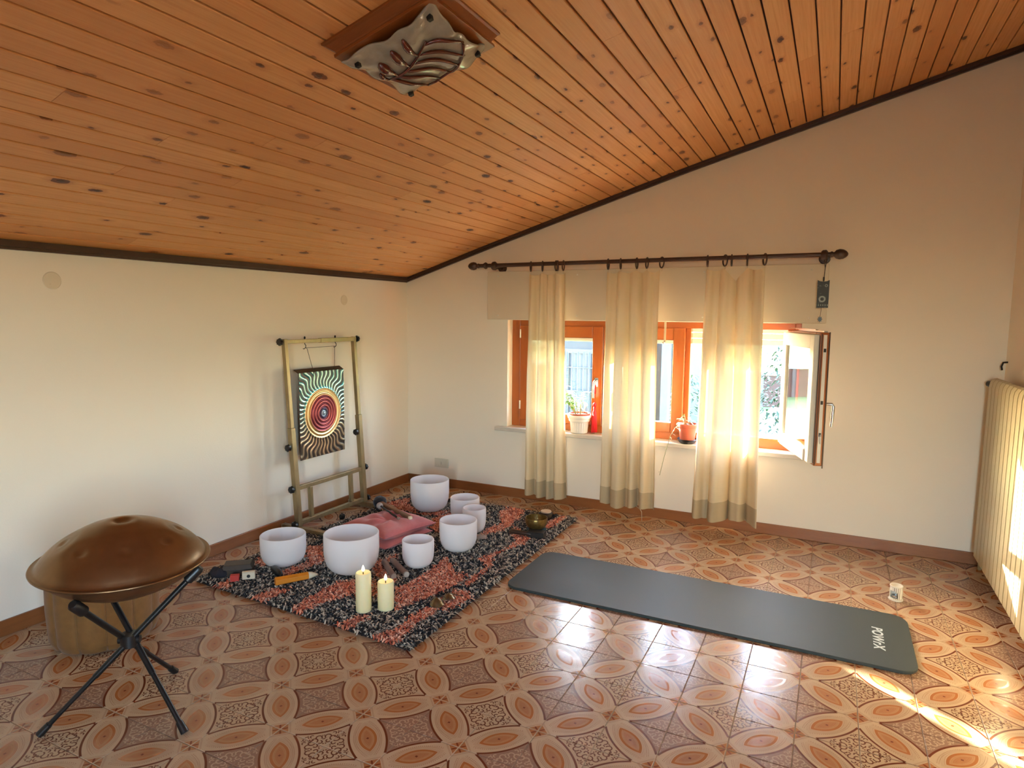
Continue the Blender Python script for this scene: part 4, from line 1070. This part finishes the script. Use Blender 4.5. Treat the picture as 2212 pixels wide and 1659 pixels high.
# ---- plaque hanging from the end of the rod
hg = empty('hanging_plaque', (1.173, 2.605, 1.498)); tag(hg, 'black patterned plaque with a small star hanging from the rod end', 'ornament')
pl = MB()
pts = [(-.032, 0), (.032, 0), (.0325, .165), (.018, .158), (0, .156), (-.018, .158), (-.0325, .165)]
n = len(pts); pl.add([(x, y, z) for y in (-.005, .005) for x, z in pts], [tuple(range(n)), tuple(n+i for i in reversed(range(n)))]+[(i, n+i, n+(i+1) % n, (i+1) % n) for i in range(n)])
pl.build('plaque', M['plaque'], hg)
MB().tube([(.012, .03, .30), (.004, 0, .235), (0, 0, .156)], .0022, 6).tube([(-.004, .03, .30), (.004, 0, .235)], .0022, 6).build('cord', M['cord_dark'], hg, True)
MB().lathe([(0, .158), (.005, .160), (.005, .182), (0, .186)], 8).build('bead', M['black_plastic'], hg, True)
MB().tube([(-.004, 0, 0), (-.008, 0, -.05)], .0012, 6).build('lower_cord', M['cord_dark'], hg, True)
mb = MB(); k_ = 16; sp = [(( .021 if i % 2 == 0 else .012)*math.sin(2*PI*i/k_)*.75-.009, (.021 if i % 2 == 0 else .012)*math.cos(2*PI*i/k_)-.068) for i in range(k_)]
mb.add([(x, y, z) for y in (-.004, .004) for x, z in sp], [tuple(range(k_)), tuple(k_+i for i in reversed(range(k_)))]+[(i, k_+i, k_+(i+1) % k_, (i+1) % k_) for i in range(k_)])
mb.build('star', M['black_plastic'], hg)

# ---- red tassel hung on the handle of the closed sash
ts = empty('red_tassel', (-.319, 2.812, .575)); tag(ts, 'red beaded tassel hanging from the window handle', 'tassel')
for z in (.345, .327, .311, .296): MB().lathe([(.0085*math.sin(PI*i/8), z-.0085*math.cos(PI*i/8)) for i in range(9)], 10).build('bead', M['red_thread'], ts, True)
MB().tube([(-.005, .005, .372), (0, 0, .34), (0, 0, .19)], .0014, 6).build('string', M['red_thread'], ts, True)
MB().lathe([(.015*math.sin(PI*i/10), .205-.017*math.cos(PI*i/10)) for i in range(11)], 14).build('knot', M['red_thread'], ts, True)
MB().lathe([(0, .19), (.008, .188), (.010, .172), (.008, .165), (.014, .15), (.017, .09), (.019, .03), (.020, 0), (0, .002)], 18).build('cap', M['red_thread'], ts, True)
mb = MB()
for i in range(26):
    a = 2*PI*i/26; mb.tube([(.012*math.cos(a), .012*math.sin(a), .15), (.018*math.cos(a), .018*math.sin(a), .08), (.021*math.cos(a+.1), .021*math.sin(a+.1), random.uniform(-.006, .004))], .0018, 5)
o = mb.build('threads', M['red_thread'], ts, True); o['kind'] = 'stuff'

# ---- potted plants on the sill
def leaf_mesh(mb, base, d, L, W, droop=.3):
    d = Vector(d).normalized(); sd = d.cross(Vector((0, 0, 1)));
    if sd.length < .1: sd = Vector((1, 0, 0))
    sd.normalize(); up = sd.cross(d)
    vs = []; P = Vector(base)
    for k, wd in enumerate((.12, .8, 1, .65, .06)):
        f = k/4; c_ = P+d*(L*f)-Vector((0, 0, 1))*(droop*L*f*f)+up*0
        vs += [c_-sd*W*wd/2+up*W*.12*wd, c_, c_+sd*W*wd/2+up*W*.12*wd]
    fs = []
    for k in range(4):
        for j in range(2): a = k*3+j; fs.append((a, a+1, a+4, a+3))
    mb.add(vs, fs)
p1 = empty('white_planter', (-.433, 2.80, .5608)); tag(p1, 'white fluted planter with a pale leafy plant on the window sill', 'potted plant')
mb = MB(); nf = 96
def flute(u, v):
    a = 2*PI*u; pr = [(0, 0), (.050, 0), (.0605, .004), (.063, .01), (.070, .085), (.076, .092), (.080, .104), (.081, .110), (.086, .116), (.089, .126), (.090, .134), (.086, .140), (.081, .138), (.078, .128), (.0, .12)]
    s_ = v*(len(pr)-1); i = min(int(s_), len(pr)-2); f = s_-i; r = lerp(pr[i][0], pr[i+1][0], f); z = lerp(pr[i][1], pr[i+1][1], f)
    if .012 < z < .084 and i < 5: r -= .0042*(.5+.5*math.cos(a*24))**2
    return (r*math.cos(a), r*math.sin(a), z)
MB().grid(flute, 240, 42).build('fluted_pot', M['planter_white'], p1, True, fix=False)
MB().lathe([(0, .122), (.074, .124), (.079, .134), (.079, .150), (.075, .152), (.072, .150), (.070, .140), (0, .138)], 40).build('inner_pot', M['terracotta'], p1, True, angle=40)
MB().lathe([(0, .143), (.05, .142), (.0705, .139)], 24).build('soil', M['soil'], p1, True)
rr_ = random.Random(4)
for k in range(9):
    a = k*1.25+.3; tx, ty, h_ = .035*math.cos(a)*(1+k*.2), .03*math.sin(a), .08+.045*(k % 3)
    sx = [-.03, .0, .03, .012, -.06, -.085, .05, -.04, .02][k]
    stem = MB().tube([(sx*.4, ty*.2, .14), (sx*.8, ty*.5, .14+h_*.6), (sx, ty, .14+h_)], .0022, 6).build('stem', M['stem_green'], p1, True)
    for q in range(4):
        mb = MB(); aa = rr_.uniform(0, 2*PI); leaf_mesh(mb, (sx*(.6+.13*q), ty*(.4+.18*q), .14+h_*(.5+.16*q)), (math.cos(aa), math.sin(aa)*.7, rr_.uniform(-.1, .7)), rr_.uniform(.035, .055), rr_.uniform(.018, .026))
        mb.build('leaf', M[rr_.choice(('leaf_pale', 'leaf_green', 'leaf_pale'))], stem, True, fix=False)
for k in range(7):  # extra stems hidden by the curtain, added to narrow the sun stripe
    sx = -.075-.02*k; h_ = .16+.030*k-.05*(k % 2); ty = .02*math.sin(k*2.1)
    stem = MB().tube([(-.03, ty*.3, .14), (sx*.75, ty, .14+h_*.5), (sx, ty, .14+h_)], .0022, 6).build('stem', M['stem_green'], p1, True)
    for q in range(7):
        mb = MB(); aa = rr_.uniform(0, 2*PI); f = .35+.65*q/6; leaf_mesh(mb, (sx*(.4+.6*f), ty*f, .14+h_*f), (math.cos(aa), math.sin(aa)*.8, rr_.uniform(-.2, .7)), rr_.uniform(.045, .07), rr_.uniform(.026, .036))
        mb.build('leaf', M[rr_.choice(('leaf_pale', 'leaf_green', 'leaf_green'))], stem, True, fix=False)
p2 = empty('terracotta_pot', (.368, 2.80, .5608)); tag(p2, 'terracotta pot on a black saucer with a trailing succulent', 'potted plant')
MB().lathe([(0, 0), (.045, 0), (.052, .004), (.066, .022), (.070, .030), (.067, .031), (.058, .020), (0, .014)], 36).build('saucer', M['black_plastic'], p2, True, angle=40)
MB().lathe([(0, .0145), (.046, .0145), (.050, .018), (.060, .108), (.063, .109), (.065, .114), (.065, .136), (.061, .138), (.058, .134), (.057, .12), (0, .118)], 36).build('pot', M['terracotta'], p2, True, angle=40)
MB().lathe([(0, .122), (.057, .120)], 24).build('soil', M['soil'], p2, True)
def sprig(pts, nl, L, W, ch, par):
    st_ = MB().tube(pts, .0016, 6).build('stem', M['stem_green'], par, True)
    P = [Vector(p) for p in pts]
    for k in range(nl):
        f = (k+.6)/nl*(len(P)-1); i = min(int(f), len(P)-2); b = P[i].lerp(P[i+1], f-i); aa = rr_.uniform(0, 2*PI)
        mb = MB(); leaf_mesh(mb, b, (math.cos(aa), math.sin(aa)*.5, rr_.uniform(-.4, .4)), L*rr_.uniform(.7, 1.2), W); mb.build('leaf', M[rr_.choice(ch)], st_, True, fix=False)
for k, (tx, ty, tz, dn) in enumerate(((-.075, -.02, .135, -.03), (-.06, .01, .165, 0), (-.045, -.03, .15, .02), (-.03, .0, .17, .03), (.03, -.02, .16, .0))):
    sprig([(tx*.3, ty*.3, .12), (tx*.7, ty*.8, tz+.01), (tx, ty, tz+dn)], 5, .036, .020, ('leaf_pale', 'leaf_dry', 'leaf_green'), p2)
sprig([(-.03, -.02, .125), (-.075, -.045, .11), (-.105, -.058, .05), (-.118, -.062, -.005)], 8, .030, .009, ('leaf_dry',), p2)
sprig([(-.118, -.062, -.005), (-.130, -.070, -.06), (-.142, -.072, -.11), (-.152, -.070, -.16), (-.168, -.068, -.235)], 5, .020, .006, ('leaf_dry',), p2)

# ---- wall outlet and two round cover plates
ot = empty('wall_outlet', (-1.645, YW, .198)); tag(ot, 'cream wall outlet plate low on the wall near the room corner', 'outlet')
MB().box(-.067, .067, -.009, 0, -.038, .038).build('cover', M['outlet_cream'], ot, bevel=.003)
for x0 in (-.048, -.015, .018):
    MB().box(x0, x0+.030, -.0115, -.009, -.024, .024).build('module', M['outlet_cream'], ot, bevel=.001)
MB().box(-.0005, .0015, -.0120, -.0112, -.012, .012).build('slot', M['cord_dark'], ot)
MB().box(-.03, .035, -.016, -.009, .031, .041).build('lip', M['outlet_cream'], ot, bevel=.003)
for y, z, r_, lab in ((.016, 1.576, .040, 'larger round cover plate on the wall above the handpan'), (2.0, 1.536, .036, 'smaller round cover plate on the wall above the gong stand')):
    cp = empty('cover_plate', (XL, y, z)); tag(cp, lab, 'cover plate', 'round wall cover plates')
    MB().lathe([(0, .0045), (r_-.003, .004), (r_, .0015), (r_, 0)], 48, axis='x').build('disc', M['panel_paint'], cp, True, angle=30)
    MB().lathe([(0, .006), (.003, .0055), (.004, .004)], 10, (0, -.010 if r_ > .037 else .008, -.018), 'x').build('screw', M['panel_paint'], cp, True)

# ---- radiator along the right wall
ra = empty('radiator', (2.03, 1.7, .1)); tag(ra, 'tall cream sectional radiator along the wall, partly sunlit', 'radiator')
sec = None; k = 0; y = 2.632
while y > .62:
    if sec is None:
        mb = MB(); r_ = .006
        def outline(z0, z1, x0, x1, ya, yb): return mb.box(x0, x1, ya, yb, z0, z1)
        prof_ = [(-.004, 0), (.0, .97), (.004, .995), (.014, 1.012), (.032, 1.018)]
        n_ = len(prof_)
        vs = [(x, yy, z) for yy in (-.0745, -.0705, -.0035, .0) for x, z in ((.012 if yy in (-.0745, .0) else 0)+0*0 and [(p[0]+.006, p[1]) for p in prof_] or prof_)]
        mb.add(vs, [(j*n_+i, j*n_+i+1, (j+1)*n_+i+1, (j+1)*n_+i) for j in range(3) for i in range(n_-1)])
        mb.box(.012, .07, -.052, -.022, .03, .99)
        sec = mb.build('section', M['radiator_paint'], ra, True, loc=(0, y-1.7, 0), angle=35)
        pipe_mesh = None
    else:
        o = sec.copy(); col.objects.link(o); o.parent = ra; o.location = (0, y-1.7, 0)
    y -= .0795; k += 1
part(MB().tube([(2.075, 2.62, .16), (2.075, .6, .16)], .016, 10).tube([(2.075, 2.62, 1.05), (2.075, .6, 1.05)], .016, 10), 'manifold', M['radiator_paint'], ra, True)
part(MB().tube([(2.075, 2.63, 1.075), (2.06, 2.672, 1.075)], .018, 14).tube([(2.06, 2.664, 1.075), (2.04, 2.705, 1.078)], [.019, .016], 14), 'valve_knob', M['black_plastic'], ra, True, angle=40)
part(MB().tube([(2.07, 2.69, 0.002), (2.07, 2.69, .16), (2.07, 2.64, .165)], .009, 10), 'pipe', M['radiator_paint'], ra, True)
hk = empty('wall_hook', (2.12, 2.73, 1.2)); tag(hk, 'small dark hook in the wall corner above the radiator', 'hook')
part(MB().tube([(2.127, 2.74, 1.20), (2.105, 2.735, 1.198), (2.098, 2.733, 1.175), (2.102, 2.733, 1.155)], .005, 8), 'hook', M['iron'], hk, True)

# ---- ceiling lamp: moulded wood base, wavy glass dish with an amber leaf
sl_ = math.atan2(CZ(.3)-CZ(-.3), .6)
la = empty('ceiling_lamp', (-.030, .100, CZ(-.03)+.001)); la.rotation_euler = (0, -sl_, 0); tag(la, 'square wooden ceiling lamp with a wavy glass dish and amber leaf', 'ceiling lamp')
mb = MB()
steps = [(.212, 0), (.212, -.008), (.204, -.012), (.198, -.018), (.186, -.030), (.184, -.036), (.190, -.040), (.190, -.050), (.150, -.050)]
vs = [(sx*h_, sy*h_, z) for h_, z in steps for sx, sy in ((-1, -1), (1, -1), (1, 1), (-1, 1))]
fs = [(3, 2, 1, 0), tuple(len(vs)-4+i for i in range(4))]
for k in range(len(steps)-1):
    for i in range(4): j = (i+1) % 4; fs.append((k*4+i, k*4+j, k*4+4+j, k*4+4+i))
mb.add(vs, fs).build('wood_base', M['lamp_wood'], la, bevel=.0012)
GHF = .178
def dish(X, Y):
    r2_ = (X*X+Y*Y)/2
    z = -.088+.035*(abs(X)**3+abs(Y)**3)/2+.010*math.sin(X*5+Y*3)*.6
    e = max(abs(X), abs(Y)); z += .007*math.sin(9*math.atan2(Y, X)+1)*e**4
    return z
def glassfn(u, v):
    X, Y = 2*u-1, 2*v-1
    k = 1-.055*(1-X*X)*abs(Y)**4*(1 if abs(Y) > abs(X) else 1); k2 = 1-.07*(1-Y*Y)*abs(X)**4
    wv = 1+.012*math.sin(14*(X+Y))
    return (GHF*X*k2*wv, GHF*Y*k*wv, dish(X, Y))
gl_ = MB().grid(glassfn, 56, 56).build('glass_dish', M['lamp_glass'], la, True, fix=False)
s_m = gl_.modifiers.new('thickness', 'SOLIDIFY'); s_m.thickness = .006; s_m.offset = 1
for sx in (-1, 1):
    for sy in (-1, 1):
        x, y = sx*.80, sy*.80; MB().box(GHF*x-.008, GHF*x+.008, GHF*y-.008, GHF*y+.008, dish(x, y)-.012, dish(x, y)+.004).build('clip', M['iron'], la, bevel=.002)
MB().lathe([(0, -.05), (.05, -.05), (.05, -.075), (0, -.082)], 20).build('lamp_holder', M['white_plastic'], la, True, angle=40)
def vein(pts, w):
    """amber relief in the dish, pts in dish coordinates"""
    P = [(GHF*x, GHF*y, dish(x, y)-.0055) for x, y in [(1.22*a_+.02, 1.22*b_) for a_, b_ in pts]]
    MB().tube(P, w, 8).build('leaf_vein', M['amber_glass'], la, True)
def curve(p0, p1, p2, n=9): return [((1-t)**2*p0[0]+2*t*(1-t)*p1[0]+t*t*p2[0], (1-t)**2*p0[1]+2*t*(1-t)*p1[1]+t*t*p2[1]) for t in [i/n for i in range(n+1)]]
# x runs up the slope, y towards the window: the leaf's stem runs from the low corner across the dish
vein(curve((-.62, -.02), (-.2, -.02), (.35, -.38)), [.003, .0045, .005, .005, .005, .005, .005, .004, .004, .003])
for a in ([(-.58, -.03), (-.35, .3), (-.35, .68)], [(-.42, -.04), (-.15, .25), (-.10, .66)], [(-.25, -.08), (.05, .2), (.12, .60)], [(-.05, -.14), (.25, .1), (.36, .50)], [(.12, -.22), (.42, .0), (.56, .34)], [(.28, -.34), (.6, -.25), (.70, .1)]):
    vein(curve(*a), [.003, .005, .006, .0065, .0065, .006, .005, .005, .004, .0035])
vein(curve((-.35, .70), (.35, .72), (.68, .12)), .004)
for (bx0, by0), (ex, ey), w in (((-.40, -.05), (-.44, -.46), .018), ((-.12, -.12), (-.10, -.62), .016), ((.10, -.22), (.16, -.68), .012), ((-.60, -.02), (-.62, -.2), .009)):
    vein(curve((bx0, by0), ((bx0+ex)/2-.06, (by0+ey)/2), (ex, ey), 7), [.003, .004, w*.5, w*.8, w, w, w*.8, .004])

# ------------------------------------------------------------------ outside the window
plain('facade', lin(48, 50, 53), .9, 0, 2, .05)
plain('facade_trim', lin(64, 66, 70), .8)
plain('roof_tile', lin(120, 70, 50), .8, 0, 6, .2)
plain('ext_dark', lin(60, 66, 74), .5)
plain('window_dark', lin(56, 66, 76), .2)
plain('paving', lin(196, 186, 170), .85, 0, 3, .1)
t = NT('lawn'); f = t.noise(t.coord(), 3, 5, .7); M['lawn'] = t.done(t.bsdf(t.mix(f, lin(64, 88, 44), lin(96, 120, 62)), .95))
t = NT('field_grass'); f = t.noise(t.coord(), 2.2, 5, .7); M['field_grass'] = t.done(t.bsdf(t.mix(f, lin(84, 112, 40), lin(136, 152, 62)), .95))
leafmat('foliage', lin(34, 52, 34), .3)
plain('bark', lin(84, 64, 50), .9)
plain('brown_panel', lin(66, 44, 38), .8, 0, 5, .15)
plain('concrete', lin(84, 80, 76), .9, 0, 5, .1)
plain('furniture_white', lin(150, 150, 150), .5)
ZG = -1.0
g = MB().box(-30, 30, YW+.32, 17.1, ZG-.3, ZG).build('ground', M['lawn']); g['kind'] = 'structure'
g = MB().box(-6, 6, YW+.32, 5.4, ZG, ZG+.02).build('bounce_patio', M['paving']); g['kind'] = 'structure'  # unseen pale paving, added so sunlight bounces up to the ceiling
g = MB().box(-60, 60, 17.35, 70, ZG-.3, -.16).build('field', M['field_grass']); g['kind'] = 'structure'
g = MB().box(XR+.4, 16, -14, YW, ZG-.3, -.9).build('terrace', M['concrete']); g['kind'] = 'structure'
g = MB().box(-3, XR+.35, -14, YB-.26, -.2, -.02).build('balcony', M['concrete']); g['kind'] = 'structure'
rw = empty('garden_wall', (0, 17.1, ZG)); tag(rw, 'brown panelled garden wall beyond the lawn', 'wall')
for k in range(18):
    x0 = -18+k*1.6; MB().box(x0, x0+1.5, 0, .12, 0, .86).build('panel', M['brown_panel'], rw); MB().box(x0+1.5, x0+1.6, -.04, .16, 0, .90).build('post', M['concrete'], rw)
MB().box(-18, 10.8, -.05, .2, .88, .95).build('coping', M['furniture_white'], rw)
ho = empty('neighbour_house', (-3.1, 10, ZG)); tag(ho, 'pale neighbouring house with a barred window and drainpipe outside', 'house')
HX0, HX1 = -.5, 1.95                                       # local x: from -4.8 to -.78
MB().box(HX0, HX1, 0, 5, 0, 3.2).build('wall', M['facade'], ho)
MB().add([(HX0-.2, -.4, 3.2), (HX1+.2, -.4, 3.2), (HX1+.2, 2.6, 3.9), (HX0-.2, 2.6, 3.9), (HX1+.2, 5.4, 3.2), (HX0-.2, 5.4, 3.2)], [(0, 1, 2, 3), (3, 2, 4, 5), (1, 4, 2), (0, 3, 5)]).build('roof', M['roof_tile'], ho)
wf = MB().box(-.02, 1.0, -.05, .03, .02, .10).box(-.02, 1.0, -.05, .03, 1.72, 1.80).box(-.02, .06, -.05, .03, .10, 1.72).box(.92, 1.0, -.05, .03, .1, 1.72).box(.44, .51, -.05, .03, .1, 1.72).build('window', M['facade_trim'], ho)
wf.location = (-.28, 0, 0)
for x0 in (.06, .51): o = MB().box(x0, x0+(.38 if x0 < .2 else .41), -.01, 0, .1, 1.72).build('pane', M['window_dark'], wf)
for k in range(9): MB().tube([(.04+k*.115, -.12, .1), (.04+k*.115, -.12, 1.75)], .012, 6).build('bar', M['ext_dark'], wf, True)
for zz in (.5, 1.0, 1.45): MB().tube([(0, -.12, zz), (1.0, -.12, zz)], .012, 6).build('rail', M['ext_dark'], wf, True)
for x0 in (1.62, 1.30): MB().box(x0, x0+.16, -.25, .02, 0, 2.0).build('pillar', M['facade_trim'], ho)
MB().tube([(2.05, -.35, 3.1), (2.0, -.3, 2.45), (1.84, -.12, 2.2), (1.84, -.10, 0)], .045, 10).build('drainpipe', M['ext_dark'], ho, True)
def shrub(name, loc, r, h, n, lab, cat, trunk=0, seed=0, wide=1):
    rr = random.Random(seed); o = empty(name, loc); tag(o, lab, cat, None)
    if trunk: MB().tube([(0, 0, 0), (.05, .02, trunk*.6), (.02, 0, trunk+h*.3)], [.09, .07, .04], 8).build('trunk', M['bark'], o, True)
    mb = MB()
    for k in range(n):
        a = rr.uniform(0, 2*PI); zz = rr.random(); q = r*math.sin(PI*(.12+.8*zz))**.7*rr.uniform(.55, 1)
        leaf_mesh(mb, (q*math.cos(a)*wide, q*math.sin(a), trunk+h*zz), (math.cos(a+rr.uniform(-1, 1)), math.sin(a+rr.uniform(-1, 1)), rr.uniform(-.6, .7)), rr.uniform(.07, .14)*r**.3, rr.uniform(.035, .06)*r**.3, .3)
    f_ = mb.build('foliage', M['foliage'], o, True, fix=False); f_['kind'] = 'stuff'
shrub('garden_tree', (.66, 8.6, ZG), .42, 1.75, 1100, 'leafy young tree on the lawn outside the open sash', 'tree', .25, 1)
shrub('flowering_shrub', (-.50, 7.2, ZG), .26, 1.5, 500, 'slender green shrub outside beyond the terracotta pot', 'shrub', .2, 2)
shrub('hedge', (-4, 27, -.16), 1.5, 1.1, 5000, 'long dark hedge at the far edge of the bright field', 'hedge', 0, 10, 14)
ga = empty('garden_table', (.95, 11, ZG)); tag(ga, 'white garden table standing on the lawn outside', 'table')
MB().box(-.7, .7, -.4, .4, .70, .74).build('tabletop', M['furniture_white'], ga)
for sx in (-1, 1):
    for sy in (-1, 1): MB().tube([(sx*.6, sy*.33, 0), (sx*.56, sy*.3, .70)], .03, 8).build('leg', M['furniture_white'], ga, True)
ch_ = empty('garden_chair', (-.30, 5.3, ZG)); tag(ch_, 'white curved garden chair outside below the shrub', 'chair')
MB().tube([(-.22, -.2, .42), (.22, -.2, .42), (.22, .2, .42), (-.22, .2, .42)], .018, 8, closed=True).build('seat_frame', M['furniture_white'], ch_, True)
MB().box(-.21, .21, -.19, .19, .41, .43).build('seat', M['furniture_white'], ch_)
for sx in (-1, 1):
    MB().tube([(sx*.22, -.2, 0), (sx*.2, -.2, .42)], .016, 8).build('leg', M['furniture_white'], ch_, True); MB().tube([(sx*.22, .2, 0), (sx*.2, .2, .42)], .016, 8).build('leg', M['furniture_white'], ch_, True)
for k in range(3): MB().tube([(-.22, .2, .42), (-.2+.04*k, .23, .72+.06*k), (0, .25, .84+.05*k), (.2-.04*k, .23, .72+.06*k), (.22, .2, .42)], .014, 8).build('back_loop', M['furniture_white'], ch_, True)
ra_ = empty('garden_railing', (.4, 7.7, ZG)); tag(ra_, 'white-topped iron railing on the lawn outside the window', 'railing')
MB().box(-1.1, 1.0, -.03, .03, .78, .84).build('top_rail', M['furniture_white'], ra_)
for k in range(9): MB().tube([(-1.05+k*.25, 0, 0), (-1.05+k*.25, 0, .78)], .014, 6).build('baluster', M['ext_dark'], ra_, True)
